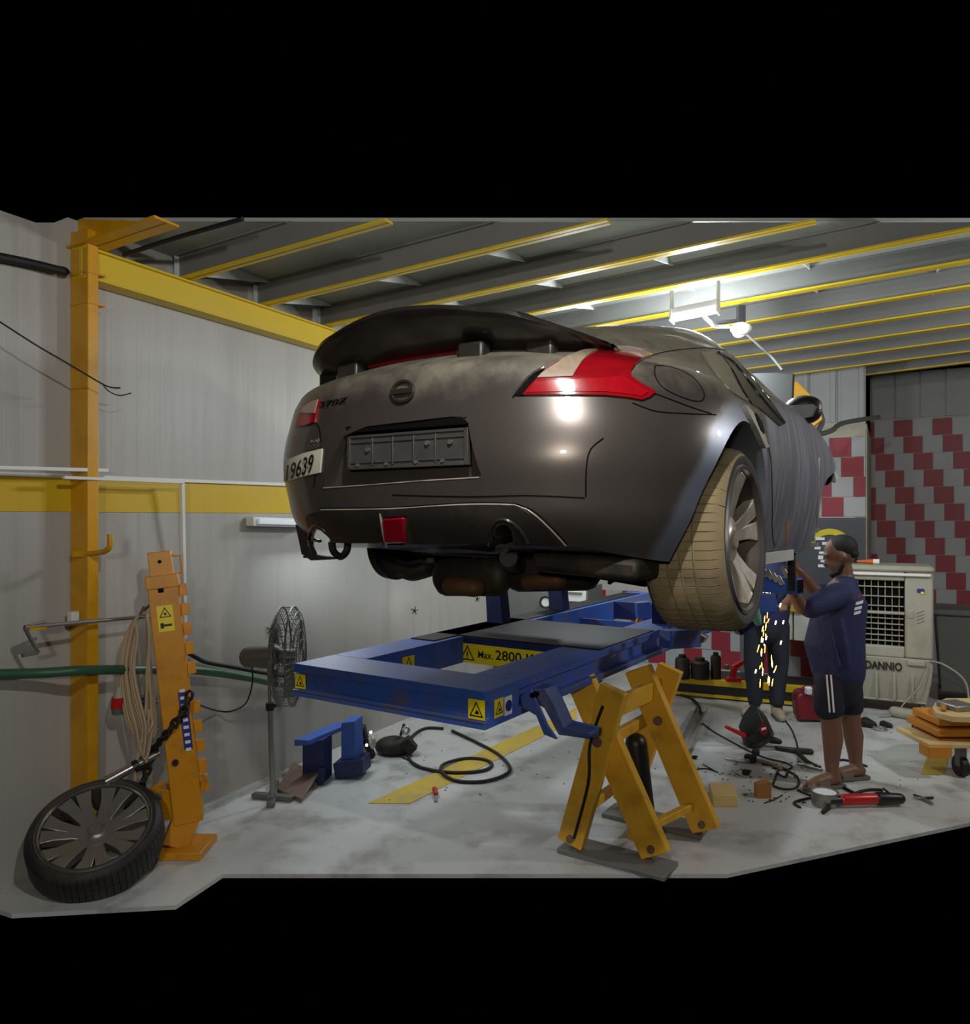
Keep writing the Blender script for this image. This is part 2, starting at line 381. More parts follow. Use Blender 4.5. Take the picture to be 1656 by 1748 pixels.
# painted yellow band
b = MB(); tb = [-1.72 + .25 * i for i in range(28)]
za, zb = WP(240, 874.5).z, WP(240, 818).z
b.prism([WALL(-1.72, .001, za), WALL(5.0, .001, za), WALL(5.0, .001, zb), WALL(-1.72, .001, zb)], EH * .003)
struct(b.build('trim_3', M_yband, smooth=False), 'wide yellow painted band running along the grey wall')
# column and edge beam
tc = wall_t(120)
col = MB().box(WALL(tc + .03, .07, 1.6), D1 * .03, EH * .07, Z * 1.6)
col.box(WALL(tc + .09, .012, 1.6), D1 * .035, EH * .012, Z * 1.6)
col = struct(col.build('trim_4', M_yel, bevel=.004), 'orange yellow steel column standing against the left wall')
MB().box(WALL(tc + .045, .075, 2.83), D1 * .05, EH * .072, Z * .005).box(WALL(tc + .045, .075, 2.985), D1 * .05, EH * .072, Z * .006).build('cap_plate', M_yel, col)
beam = MB().box(WALL(1.7, .085, 3.037), D1 * 2.95, EH * .012, Z * .078)
beam.box(WALL(1.7, .07, 3.112), D1 * 2.95, EH * .055, Z * .006).box(WALL(1.7, .07, 2.962), D1 * 2.95, EH * .055, Z * .006)
struct(beam.build('trim_5', M_yflange, bevel=.002), 'bright yellow steel edge beam along the top of the left wall')
# ceiling: deck panels, joists, flanges, gussets
T0, DT, ZB, JH = -.614, .617, 3.115, .15
def JP(t, s, dz=0.0): return W0 + D1 * t + E1 * s + V((0, 0, ZB + dz))
def s_at_row(t, py, dz=0.0):                          # where a line along the joists rises to a given height angle
    q = JP(t, 0, dz); k = (HY - py) / FX; return (k * q.y - (q.z - CH)) / (E1.z - k * E1.y)
ceiling = thing('ceiling', 'underside of the mezzanine deck carried on yellow flanged joists', None, (0, 0, ZB)); ceiling['kind'] = 'structure'
NJ = 11
ts = [T0 + DT * i for i in range(NJ)]
bays = [-1.2] + ts + [T0 + DT * NJ]
for i in range(len(bays) - 1):
    ta, tb_ = bays[i], bays[i + 1]; tm = (ta + tb_) / 2
    se = min(s_at_row(ta, 378, JH), s_at_row(tb_, 378, JH) if i else 9, 6.2); se2 = min(s_at_row(tb_, 378, JH), 6.2)
    se = min(se, 6.2)
    q = [JP(ta, -.02, JH), JP(tb_, -.02, JH), JP(tb_, se2, JH), JP(ta, se, JH)]
    MB().prism(q, Z * .02).build('deck_panel', M_deck, ceiling, smooth=False)
g_s = []
for i, t in enumerate(ts):
    se = min(s_at_row(t, 380), 6.0)
    st = min(s_at_row(t, 380, JH), se)                  # raked free end
    web = MB().prism([JP(t - .006, .02, 0), JP(t - .006, se, 0), JP(t - .006, st, JH), JP(t - .006, .02, JH)], D1 * .012)
    web.prism([JP(t - .03, .02, JH - .008), JP(t + .03, .02, JH - .008), JP(t + .03, .02, JH), JP(t - .03, .02, JH)], E1 * (st - .02))
    j = web.build('joist', M_steel, ceiling, smooth=False)
    MB().prism([JP(t - .034, .0, 0), JP(t + .034, .0, 0), JP(t + .034, .0, .012), JP(t - .034, .0, .012)], E1 * se).build('flange', M_yflange, j, smooth=False)
    MB().box(JP(t, .05, .07), D1 * .035, E1 * .004, Z * .07).build('end_plate', M_gusset, j, smooth=False)
    s = .155
    while s < st - .03:
        a, b, c = JP(t + .01, s, .014), JP(t + .01, s, JH - .002), JP(t + DT - .008, s, JH - .002)
        MB().prism([a, b, c, JP(t + DT - .008, s, JH - .012)], E1 * .008).build('gusset', M_gusset, j, smooth=False); s += .765
# big cross beam over the column
xb = MB(); s1 = s_at_row(-1.2, 380)
s2 = s_at_row(-1.2, 380, .16)
xb.prism([JP(-1.27, 0, 0), JP(-1.13, 0, 0), JP(-1.13, 0, .012), JP(-1.27, 0, .012)], E1 * s1)
xb.prism([JP(-1.206, 0, 0), JP(-1.206, s1, 0), JP(-1.206, max(s2, .05), .16), JP(-1.206, 0, .16)], D1 * .012)
struct(xb.build('trim_6', M_yel, smooth=False), 'deep orange yellow cross beam above the wall column')

# back wall: near bay with a dark panel, and the far tiled bay
K1 = V((3.98, 7.9, 0)); K1.x = (1478 - HX) / FX * 7.9
TS = .0210 * 10
wall_back = thing('wall_back', 'red and grey tiled back wall with corrugated sheet above', None, K1); wall_back['kind'] = 'structure'
K2 = K1 + D1 * 1.95
L1 = 4.3
mb = MB().prism([K1, K1 - EH * L1, K1 - EH * L1 + D1 * .12, K1 + D1 * .12], Z * 2.75)
mb.prism([K1, K1 + D1 * 2.05, K1 + D1 * 2.05 - EH * .1, K1 - EH * .1], Z * 2.75)
mb.prism([K2, K2 + EH * 3.0, K2 + EH * 3.0 + D1 * .12, K2 + D1 * .12], Z * 2.98)
mb.build('wall_core', M_grout, wall_back, smooth=False)
def sheet(o, x, L, z0, z1, nrm, m):                    # ribbed sheet
    mb = MB().box(o + x * L / 2 + nrm * .006 + Z * (z0 + z1) / 2, x * L / 2, nrm * .006, Z * (z1 - z0) / 2); u = 0.0
    while u < L - .01:
        du = min(.23, L - u); mb.box(o + x * (u + du / 2) + nrm * .012 + Z * (z0 + z1) / 2, x * du / 2, nrm * .012, Z * (z1 - z0) / 2)
        mb.box(o + x * (u + .04) + nrm * .03, x * .02, nrm * .012, Z * .001).box(o + x * (u + .04) + nrm * .028 + Z * (z0 + z1) / 2, x * .022, nrm * .012, Z * (z1 - z0) / 2); u += .27
    return mb
sheet(K1 + Z * 0, -EH, L1, 2.75, 3.36, -D1, None).build('corrugated_sheet', M_wallup, wall_back, smooth=False)
sheet(K2, EH, 3.0, 2.98, 3.55, -D1, None).build('corrugated_sheet', M_wallup, wall_back, smooth=False)
def tile_mesh(m):
    g = TS / 2 - .003; return MB().box(V((0, 0, 0)), EH * g, D1 * .004, Z * g).build('tile', m, wall_back, bevel=0, smooth=False)
proto = {}
def tiles(o, z0, nrow, ncol, shift, first_red, x=EH, L=None):
    for r in range(nrow):
        for c in range(-1, ncol):
            u = (c + .5) * TS + shift * r % TS if False else (c + .5) * TS + ((shift * r) % TS)
            k = c - ((shift * r) // TS)
            lo, hi = max(u - TS / 2, 0), min(u + TS / 2, L)
            if hi - lo < .02: continue
            red = (int(k) - first_red) % 2 == 0
            m = M_tiler if red else M_tilew
            cz = z0 + (r + .5) * TS
            if hi - lo > TS - .002:
                key = (red, tuple(x))
                if key not in proto:
                    g = TS / 2 - .003; n = V(x).cross(Z)
                    proto[key] = MB().box(o + V(x) * u + Z * cz, V(x) * g, n * .006, Z * g).build('tile', m, wall_back, smooth=False); proto[key]['c'] = list(o + V(x) * u + Z * cz)
                else: share(proto[key], wall_back, (o + V(x) * u + Z * cz) - V(proto[key]['c']))
            else:
                n = V(x).cross(Z); MB().box(o + V(x) * (lo + hi) / 2 + Z * cz, V(x) * ((hi - lo) / 2 - .003), n * .006, Z * (TS / 2 - .003)).build('tile', m, wall_back, smooth=False)
# near bay: four rows above the dark panel (counted from the right end), three rows low down
zt1 = P(1478, 745, 7.9).z
tiles(K1 - D1 * .002, zt1 - 4 * TS, 4, 6, TS * .55, 1, -EH, 5 * TS)
tiles(K1 - D1 * .002, .02, 4, 16, TS * .5, 0, -EH, 15 * TS)
MB().box(K1 - EH * .9 - D1 * .008 + Z * 1.27, EH * .9, D1 * .008, Z * (zt1 - 4 * TS - .86 - .42)).build('dark_panel', M_dark, wall_back, smooth=False)
MB().box(K1 + D1 * .95 + EH * .006 + Z * 1.36, D1 * .95, EH * .006, Z * 1.36).build('side_panel', M_beigep, wall_back, smooth=False)
MB().box(K1 - EH * 2 - D1 * .004 + Z * (zt1 + .1), EH * 2, D1 * .004, Z * .1).build('plain_panel', M_beigep, wall_back, smooth=False)
tiles(K2 - D1 * .002, 2.96 - 14 * TS, 14, 10, -TS * .52, 0, EH, 9.5 * TS)
# yellow ring emblem with white letters painted on the dark panel
so = P(1415, 940, 7.9); so = K1 + EH * ((so - K1).dot(EH)) - D1 * .02 + Z * so.z
ring = MB(); seg = 40
for i in range(18):
    a0, a1 = .2 + (PI - .4) * i / 18, .2 + (PI - .4) * (i + 1) / 18
    q = [so + (EH * math.cos(a) + Z * math.sin(a)) * r for a, r in ((a0, .165), (a1, .165), (a1, .228), (a0, .228))]
    ring.prism(q, -D1 * .004)
sg = thing('wall_sign', 'wall sign with yellow arc and white letters behind the mechanic', 'sign', so)
ring.build('ring_arc', mat('olive_yellow', (206, 192, 30), .5), sg, smooth=False)
lb = MB()
for i, (dx, dz, w, h) in enumerate([(-.10, .12, .1, .03), (-.05, .07, .05, .03), (-.12, .02, .06, .03), (-.06, -.03, .09, .025), (-.09, -.08, .05, .04), (-.04, -.12, .1, .025), (-.08, -.17, .07, .03)]):
    lb.box(so + EH * dx + Z * dz - D1 * .004, EH * w / 2, D1 * .003, Z * h / 2)
lb.build('lettering', M_paper, sg, smooth=False)
# far clutter line: the pale side doors right of the cooler

# ================================================================== THE CAR (local axes: x right, y forward from the rear axle, z up from its ground line)
YAW = math.radians(32.5)
CW = V((.151, 3.124, 1.407))
R_ = V((math.cos(YAW), -math.sin(YAW), 0)); D_ = V((math.sin(YAW), math.cos(YAW), 0))
CM = basis(CW, R_, D_, V((0, 0, 1)))
def CL(u, v, w): return CW + R_ * u + D_ * v + Z * w
car = thing('car', 'bronze grey two-door coupe raised on the blue lift with its rear facing us', 'car', M=CM)
def tab(xs, T):
    return np.interp(xs, [a for a, _ in T], [b for _, b in T])
def tabs(x, T):                                        # smooth table
    xs = np.array([a for a, _ in T]); ys = np.array([b for _, b in T]); m = np.gradient(ys, xs)
    x = np.clip(x, xs[0], xs[-1]); i = np.clip(np.searchsorted(xs, x, side='right') - 1, 0, len(xs) - 2)
    h = xs[i + 1] - xs[i]; t = (x - xs[i]) / h
    return (2 * t**3 - 3 * t**2 + 1) * ys[i] + (t**3 - 2 * t**2 + t) * h * m[i] + (-2 * t**3 + 3 * t**2) * ys[i + 1] + (t**3 - t**2) * h * m[i + 1]
VR = [(.15, -.72), (.22, -.75), (.30, -.78), (.42, -.805), (.52, -.82), (.60, -.815), (.70, -.80), (.78, -.79), (.83, -.765), (.86, -.70), (.90, -.60), (.95, -.48), (1.0, -.36), (1.05, -.22), (1.10, -.02), (1.15, .20), (1.2, .43), (1.25, .68), (1.28, .87), (1.30, 1.04), (1.31, 1.16)]
VF = [(.15, 1.93), (.3, 1.95), (.5, 1.97), (.56, 2.10), (.62, 2.46), (.70, 2.52), (.76, 2.45), (.82, 2.30), (.88, 2.14), (.95, 2.0), (1.0, 1.91), (1.1, 1.70), (1.2, 1.45), (1.28, 1.28), (1.30, 1.24), (1.31, 1.2)]
WR = [(.15, .845), (.22, .865), (.30, .885), (.42, .905), (.52, .918), (.60, .918), (.68, .905), (.74, .885), (.79, .855), (.83, .81), (.86, .765), (.90, .72), (.95, .685), (1.0, .655), (1.05, .63), (1.1, .605), (1.15, .58), (1.2, .545), (1.25, .48), (1.28, .41), (1.30, .32), (1.31, .2)]
WM = [(.15, .80), (.22, .83), (.30, .85), (.42, .872), (.52, .882), (.60, .885), (.68, .88), (.74, .872), (.79, .862), (.83, .85), (.86, .835), (.90, .80), (.95, .74), (1.0, .695), (1.05, .655), (1.1, .61), (1.15, .565), (1.2, .51), (1.25, .43), (1.28, .36), (1.30, .28), (1.31, .2)]
LV = sorted(set([round(x, 4) for x in list(np.arange(.15, .80, .0186)) + list(np.arange(.80, 1.2, .0125)) + list(np.arange(1.2, 1.3, .0085)) + [1.302, 1.308]]))
NT, NS, NF = 30, 74, 10
def ring(w):
    vr, vf = float(tabs(w, VR)), float(tabs(w, VF)); Lr = min(float(np.interp(w, [.8, .95], [.85, .88])), .5 * (vf - vr)); n = float(np.interp(w, [.6, .8, .95], [2.8, 2.75, 2.2]))
    Lf = min(float(np.interp(w, [.55, .75, .95], [.12, .4, .7])), .4 * (vf - vr))
    wm, wr_ = float(tabs(w, WM)), float(tabs(w, WR))
    def wid(v):
        s = min(max((v + .15) / .85, 0), 1); s = s * s * (3 - 2 * s); return wr_ * (1 - s) + wm * s
    pts = []
    for i in range(NT):
        th = (i / NT) ** 1.0 * PI / 2; sx, cx = math.sin(th) ** (2 / n), math.cos(th) ** (2 / n); v = vr + Lr * (1 - cx); pts.append((wid(v) * sx, v))
    for i in range(NS + 1):
        v = vr + Lr + (vf - Lf - vr - Lr) * i / NS; pts.append((wid(v), v))
    for i in range(1, NF + 1):
        th = i / NF * PI / 2; v = vf - Lf + Lf * math.sin(th) ** (2 / 3); pts.append((wid(v) * max(math.cos(th), 0) ** (2 / 3), v))
    return pts
def bottom(u, v):
    a = .25 - .05 * min(max((abs(u) - .56) / .2, 0), 1); s = min(max((v + .3) / .6, 0), 1); return a * (1 - s) + .155 * s
bv, bf = [], []; NR = 0
for w in LV:
    half = ring(w); full = half + [(-u, v) for u, v in half[-2:0:-1]]; NR = len(full)
    for u, v in full:
        ww = w
        if w < .36: bt = bottom(u, v); ww = bt + (w - .15) / .21 * (.36 - bt)
        bv.append((u, v, ww))
nl = len(LV)
for i in range(nl - 1):
    for k in range(NR): k2 = (k + 1) % NR; bf.append((i * NR + k, i * NR + k2, (i + 1) * NR + k2, (i + 1) * NR + k))
bf.append(tuple(range(NR - 1, -1, -1))); bf.append(tuple((nl - 1) * NR + k for k in range(NR)))

def body_material():
    m = bpy.data.materials.new('bronze_body_paint'); m.use_nodes = True; nt = m.node_tree; b = nt.nodes['Principled BSDF']; N = nt.nodes.new; L = nt.links.new
    tc = N('ShaderNodeTexCoord'); sp = N('ShaderNodeSeparateXYZ'); L(tc.outputs['Object'], sp.inputs[0])
    def rng(src, a, c, lo=0, hi=1):
        r = N('ShaderNodeMapRange'); r.interpolation_type = 'SMOOTHSTEP'
        for i, x in ((1, a), (2, c), (3, lo), (4, hi)): r.inputs[i].default_value = x
        L(src, r.inputs[0]); return r.outputs[0]
    def mth(op, a, c=None):
        r = N('ShaderNodeMath'); r.operation = op
        for i, x in enumerate((a, c)):
            if x is None: continue
            if isinstance(x, (int, float)): r.inputs[i].default_value = x
            else: L(x, r.inputs[i])
        return r.outputs[0]
    def noise(sc, det=6, stretch=None, rough=.6):
        n = N('ShaderNodeTexNoise'); n.inputs['Scale'].default_value = sc; n.inputs['Detail'].default_value = det; n.inputs['Roughness'].default_value = rough
        if stretch: mp = N('ShaderNodeMapping'); mp.inputs['Scale'].default_value = stretch; L(tc.outputs['Object'], mp.inputs[0]); L(mp.outputs[0], n.inputs['Vector'])
        else: L(tc.outputs['Object'], n.inputs['Vector'])
        return n.outputs[0]
    def mixc(f, a, c):
        r = N('ShaderNodeMix'); r.data_type = 'RGBA'; L(f, r.inputs[0])
        for i, x in ((6, a), (7, c)):
            if isinstance(x, tuple): r.inputs[i].default_value = x
            else: L(x, r.inputs[i])
        return r.outputs[2]
    def mixf(f, a, c):
        r = N('ShaderNodeMix'); L(f, r.inputs[0])
        for i, x in ((2, a), (3, c)):
            if isinstance(x, (int, float)): r.inputs[i].default_value = x
            else: L(x, r.inputs[i])
        return r.outputs[0]
    u, v, w = sp.outputs[0], sp.outputs[1], sp.outputs[2]
    n1, n2 = noise(4, 8), noise(14, 6)
    wn = mth('ADD', w, mth('MULTIPLY', mth('SUBTRACT', n1, .5), .28))
    dust = mth('MULTIPLY', rng(wn, .72, .86), rng(n2, .25, .6, .5, 1))
    un = mth('ADD', v, mth('MULTIPLY', mth('SUBTRACT', n1, .5), .1))
    prim = mth('MULTIPLY', rng(un, .38, .5), rng(u, .4, .55)); prim = mth('MULTIPLY', prim, rng(w, .93, .80))
    dz = mth('SUBTRACT', w, .275); dist = mth('SQRT', mth('ADD', mth('MULTIPLY', v, v), mth('MULTIPLY', dz, dz)))
    flare = mth('MULTIPLY', rng(mth('ADD', dist, mth('MULTIPLY', mth('SUBTRACT', n1, .5), .05)), .50, .455), rng(u, .6, .75))
    strk = noise(7, 6, (1.2, 2.5, .35), .7)
    c = mixc(n1, lin((94, 87, 83)), lin((105, 98, 93)))
    c = mixc(dust, c, lin((132, 126, 110)))
    pc = mixc(rng(strk, .35, .7), lin((92, 94, 110)), lin((138, 140, 150)))
    c = mixc(prim, c, pc); c = mixc(flare, c, lin((132, 140, 156)))
    L(c, b.inputs['Base Color'])
    f2 = mth('MAXIMUM', prim, dust)
    L(mixf(f2, .6, .12), b.inputs['Metallic']); r = mixf(f2, .31, .58); r = mixf(flare, r, .42); L(r, b.inputs['Roughness'])
    L(mixf(f2, .4, .0), b.inputs['Coat Weight']); b.inputs['Coat Roughness'].default_value = .03
    return m
M_body = body_material()
bm_me = bpy.data.meshes.new('body'); bm_me.from_pydata(bv, [], bf); bm_me.update()
bmx = bmesh.new(); bmx.from_mesh(bm_me); bmesh.ops.recalc_face_normals(bmx, faces=bmx.faces); bmx.to_mesh(bm_me); bmx.free()
body = finish(bpy.data.objects.new('body', bm_me), M_body, car, ang=40)
BB = BVHTree.FromPolygons([CM @ V(p) for p in bv], bf)
def loc_hit(px, py): h, n = hit(BB, px, py); return CM.inverted() @ h
def cutter(mb):
    me = mb.mesh('cut'); o = bpy.data.objects.new('cut', me); COL.objects.link(o)
    bm = bmesh.new(); bm.from_mesh(me); bmesh.ops.recalc_face_normals(bm, faces=bm.faces); bm.to_mesh(me); bm.free(); o.matrix_world = CM; return o
def px_prism(poly, v0, depth):                          # outline on the tail, prism along y from v0 to the tail surface + depth
    q = [loc_hit(*p) for p in poly]
    return MB().add([V((a.x, v0, a.z)) for a in q] + [V((a.x, a.y + depth, a.z)) for a in q],
        [tuple(range(len(q))), tuple(range(2 * len(q) - 1, len(q) - 1, -1))] + [(i, (i + 1) % len(q), len(q) + (i + 1) % len(q), len(q) + i) for i in range(len(q))])
cuts = [cutter(MB().cyl((.42, 0, .275), (1.2, 0, .275), .40, 64)), cutter(MB().cyl((-1.2, 0, .29), (-.42, 0, .29), .40, 64))]
REC = [(604, 737), (625, 728), (772, 711), (790, 712), (799, 722), (806, 760), (822, 812), (700, 823), (552, 832), (566, 785), (586, 745)]
cuts.append(cutter(px_prism(REC, -1.2, .05)))
EXR = [(846, 945), (844, 915), (848, 901), (857, 896), (867, 898), (874, 908), (876, 925), (876, 945)]
cuts.append(cutter(px_prism(EXR, -1.2, .30)))
cuts.append(cutter(px_prism([(652, 884), (694, 881), (696, 930), (656, 931)], -1.2, .03)))
# open tail-pipe corner on the left: runs through to the wheel well
dl = (CM.inverted().to_3x3() @ RAY(550, 922)).normalized()
def at_v(px, py, v): r = RAY(px, py); return CM.inverted() @ (CAM + r * (((CW + D_ * v) - CAM).dot(D_) / r.dot(D_)))
q = [at_v(px, py, -.62) for px, py in [(535, 937), (536, 914), (541, 903), (548, 905), (563, 919), (566, 975), (535, 975)]]
cuts.append(cutter(MB().add([a - dl * .45 for a in q] + [a + dl * .85 for a in q], [tuple(range(len(q))), tuple(range(2 * len(q) - 1, len(q) - 1, -1))] + [(i, (i + 1) % len(q), len(q) + (i + 1) % len(q), len(q) + i) for i in range(len(q))])))
for c in cuts:
    md = body.modifiers.new('cut', 'BOOLEAN'); md.operation = 'DIFFERENCE'; md.solver = 'EXACT'; md.object = c
    dg = bpy.context.evaluated_depsgraph_get(); new = bpy.data.meshes.new_from_object(body.evaluated_get(dg))
    body.modifiers.clear()
    if len(new.polygons) > len(body.data.polygons) * .8: body.data = new
    bpy.data.objects.remove(c)
new = body.data; new.materials.clear(); new.materials.append(M_body)
for p in new.polygons: p.use_smooth = True
new.set_sharp_from_angle(angle=math.radians(35))

# tail lamps
TLR = [(893, 675), (905, 660), (932, 632), (963, 614), (996, 602), (1034, 595.5), (1072, 595), (1097, 600), (1113, 609), (1098, 614), (1084, 623), (1075, 635), (1076, 645), (1092, 656), (1118, 670), (1107, 679), (1094, 684), (1072, 680), (1034, 676), (983, 675)]
tl = skin_patch('tail_lamp', BB, TLR, M_lens, car, .010, .03, 9); tl['label'] = 'right tail lamp, boomerang shaped red lens'
skin_patch('clear_lens', BB, [(918, 647), (934, 633.5), (963, 616), (996, 604), (1032, 598), (1012, 606), (992, 621), (977, 645), (950, 646)], M_lenspale, tl, .014, .012, 8)
skin_patch('lower_lens', BB, [(900, 671), (915, 653), (975, 650), (1030, 648), (1062, 645), (1085, 660), (1104, 671), (1092, 679), (1072, 675), (1034, 671), (983, 670)], M_lens2, tl, .0125, .01, 9)
skin_line('lens_edge', BB, [(878, 675), (895, 654), (910, 641), (929, 631)], .004, M_chrome, tl, .012)
skin_patch('lens_rim', BB, [(880, 676), (910, 643), (931, 631), (906, 659), (894, 676)], M_gap, tl, .007, .012, 9)
TLL = [(508, 729), (512, 711), (522, 694), (535, 686), (549, 681), (544, 696), (540, 721), (526, 726)]
tl2 = skin_patch('tail_lamp', BB, TLL, M_lens, car, .008, .03, 7)
skin_patch('clear_lens', BB, [(516, 705), (523, 695), (535, 687.5), (547, 683), (541, 706), (528, 706)], M_lenspale, tl2, .012, .012, 7)
# panel gaps
for pts in ([(1113, 607), (1135, 601), (1170, 596), (1205, 594), (1240, 598)], [(1113, 607), (1100, 598), (1072, 592)],
            [(1118, 672), (1150, 684), (1185, 697), (1214, 706)], [(1080, 688), (1120, 702), (1170, 706), (1222, 708)],
            [(1240, 598), (1250, 612), (1262, 645), (1272, 664), (1292, 690)], [(1310, 752), (1316, 790), (1318, 850), (1318, 905), (1322, 932)],
            [(540, 722), (546, 735), (548, 760), (540, 800), (536, 832)], [(1000, 848), (1001, 800), (1008, 768), (1030, 748)],
            [(670, 845), (800, 848), (900, 846), (998, 850)], [(546, 868), (670, 866), (790, 859), (868, 859), (890, 863), (912, 873), (940, 898), (968, 928)]):
    skin_line('panel_gap', BB, pts, .0025, M_gap, car)
skin_line('fuel_door_gap', BB, [(1118, 627), (1124, 624), (1150, 628), (1180, 642), (1199, 664), (1202, 678), (1195, 685), (1175, 682), (1150, 672), (1130, 660), (1119, 643)], .0022, M_gap, car, closed=True)
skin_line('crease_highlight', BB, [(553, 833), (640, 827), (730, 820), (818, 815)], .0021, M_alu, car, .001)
skin_line('diffuser_highlight', BB, [(548, 870), (670, 868), (790, 861), (866, 861), (888, 865), (910, 876), (938, 901), (966, 931)], .0023, M_alu, car, .002)  # bright strip standing in for the highlight along the edge
df = skin_patch('diffuser', BB, [(548, 872), (670, 870), (790, 863), (866, 863), (886, 867), (908, 878), (930, 898), (958, 929), (878, 928), (877, 910), (868, 896), (856, 894), (846, 901), (842, 918), (842, 925), (705, 926), (697, 878), (650, 881), (654, 925), (600, 926), (568, 925), (564, 917), (548, 903), (540, 900), (534, 908), (527, 900), (522, 885), (530, 876)], M_diff, car, .005, .014, 10)  # body-coloured panel; its dark tone stands in for shade in the recesses
skin_line('diffuser_rib', BB, [(650, 876), (653, 900), (660, 935)], .005, M_alu, car, .002)
skin_line('tailpipe_trim', BB, [(836, 930), (838, 905), (848, 889), (862, 886), (878, 893), (892, 908), (902, 926)], .006, M_bodyplain, car, .003)
skin_line('tailpipe_trim', BB, [(530, 940), (528, 915), (534, 899), (545, 896), (558, 906)], .006, M_bodyplain, car, .003)
fq = [loc_hit(*p) for p in [(654, 886), (693, 883), (695, 927), (658, 928)]]
MB().add([CM @ (a + V((0, -.012, 0))) for a in fq] + [CM @ (a + V((0, .06, 0))) for a in fq], [(0, 1, 2, 3), (7, 6, 5, 4), (0, 4, 5, 1), (1, 5, 6, 2), (2, 6, 7, 3), (3, 7, 4, 0)]).build('fog_lamp', M_fog, car, bevel=.008)
# plate holder inside the recess
pc = [loc_hit(*p) for p in [(590, 747), (797, 729), (793, 786), (585, 805)]]
c0 = sum(pc, V()) / 4; v_in = max(p.y for p in pc) + .02
pw, ph = abs(pc[1].x - pc[0].x) / 2, abs(pc[0].z - pc[3].z) / 2
yaw_p = math.atan2(pc[1].y - pc[0].y, pc[1].x - pc[0].x)
px_, pz_ = V((math.cos(yaw_p), math.sin(yaw_p), 0)), (V((0, 0, 1)))
po = V((c0.x, c0.y + .024, c0.z)); pn = V((math.sin(yaw_p), -math.cos(yaw_p), 0))
def PL(a, b, d=0): return CM @ (po + px_ * a * pw + pz_ * b * ph + pn * d)
X3, Z3, N3 = CM.to_3x3() @ px_, Z, CM.to_3x3() @ pn
ph_o = MB().box(PL(0, 0), X3 * pw, Z3 * ph, N3 * .006)
for a, b, w, h in ((0, .92, 1, .08), (0, -.92, 1, .08), (-.97, 0, .03, 1), (.97, 0, .03, 1), (0, -.62, 1, .03), (0, .55, .95, .03), (-.55, 0, .012, .8), (-.2, 0, .012, .8), (.15, 0, .012, .8), (.5, 0, .012, .8)):
    ph_o.box(PL(a, b, .008), X3 * pw * w, Z3 * ph * h, N3 * .004)
pho = ph_o.build('plate_holder', M_holder, car, bevel=.002)
for a, b in ((-.62, .12), (.74, .28), (-.8, -.75), (-.3, -.75), (.2, -.72), (.62, -.72), (.38, .3)):
    MB().cyl(PL(a, b, .008), PL(a, b, .017), .008 if b > 0 else .006, 10).build('screw', M_bsteel, pho)
MB().box(PL(0, 1.35, .004), X3 * pw * 1.0, Z3 * .012, N3 * .014).build('recess_lip', M_gap, car, bevel=.003)
# number plate on the corner of the bumper, badge, script
sk = skin_patch('number_plate', BB, [(487.5, 787), (519, 774), (551.5, 766), (548, 806.5), (515, 814), (486, 825)], M_plate, car, .005, .008, 5)
sk['label'] = 'white corner plate with black digits 19639'
skin_text('digits', BB, '19639', [(496, 794), (542, 774), (538, 806), (493, 820)], M_ink, sk, .013, .012)
skin_text('plate_script', BB, 'دبي', [(531, 752), (547, 748), (547, 755), (531, 758)], M_plate, car, .004)
skin_text('plate_script', BB, 'DUBAI', [(527, 761), (549, 756), (549, 764), (527, 768)], M_bsteel, car, .004)
skin_text('model_script', BB, '370Z', [(549, 687), (597, 678), (594, 687), (547, 697)], M_gap, car, .006, .03)
eh, en = hit(BB, 690, 669); en = (en * .6 - D_ * .4).normalized(); ex = (R_ - en * R_.dot(en)).normalized(); ey = en.cross(ex)
em = MB().tube([eh + en * .008 + ex * math.cos(a) * .043 + ey * math.sin(a) * .034 for a in [2 * PI * k / 40 for k in range(40)]], .0055, 8, closed=True)
em.box(eh + en * .010, ex * .047, ey * .0085, en * .005); em.build('emblem', M_bodyplain, car, bevel=.001)
# spoiler
SP = [(.0, -.835, 1.010, -.50, .965), (.15, -.815, 1.004, -.50, .96), (.3, -.785, .980, -.49, .945), (.4, -.752, .962, -.49, .93), (.47, -.712, .936, -.485, .915), (.535, -.645, .912, -.48, .905), (.58, -.565, .896, -.475, .895), (.605, -.49, .888, -.47, .888)]
sec = []
for sgn in (-1, 1):
    for a in (SP[::-1] if sgn < 0 else SP[1:]): sec.append((a[0] * sgn,) + a[1:])
us = [s[0] for s in sec]; fine = np.linspace(us[0], us[-1], 61); fine = np.sign(fine) * (np.abs(fine) / .605) ** .7 * .605
sv, sf = [], []; np_ = 0
for u in fine:
    v1, w1, v2, w2 = (float(tabs(u, [(s[0], s[k]) for s in sec])) for k in (1, 2, 3, 4)); k = min(1, (.61 - abs(u)) / .2 + .05)
    th = .022 * k + .004
    prof = [(v1, w1), (v1 - .004, w1 - th * .5), (v1 + .012, w1 - th - .004), (v1 + .07, w1 - th - .03 * k), (v1 + .15, w1 - th - .052 * k), ((v1 + v2) / 2 + .06, w2 - .05 * k - .012), (v2, w2 - .012),
            (v2 + .02, w2), (v2 - .06, w2 + .012 * k), ((v1 + v2) / 2, (w1 + w2) / 2 + .022 * k), (v1 + .06, w1 + .010 * k), (v1 + .015, w1 + .004)]
    np_ = len(prof); sv += [V((u, a, b)) for a, b in prof]
for i in range(len(fine) - 1):
    for k in range(np_): k2 = (k + 1) % np_; sf.append((i * np_ + k, i * np_ + k2, (i + 1) * np_ + k2, (i + 1) * np_ + k))
sf += [tuple(range(np_)), tuple((len(fine) - 1) * np_ + k for k in range(np_))]
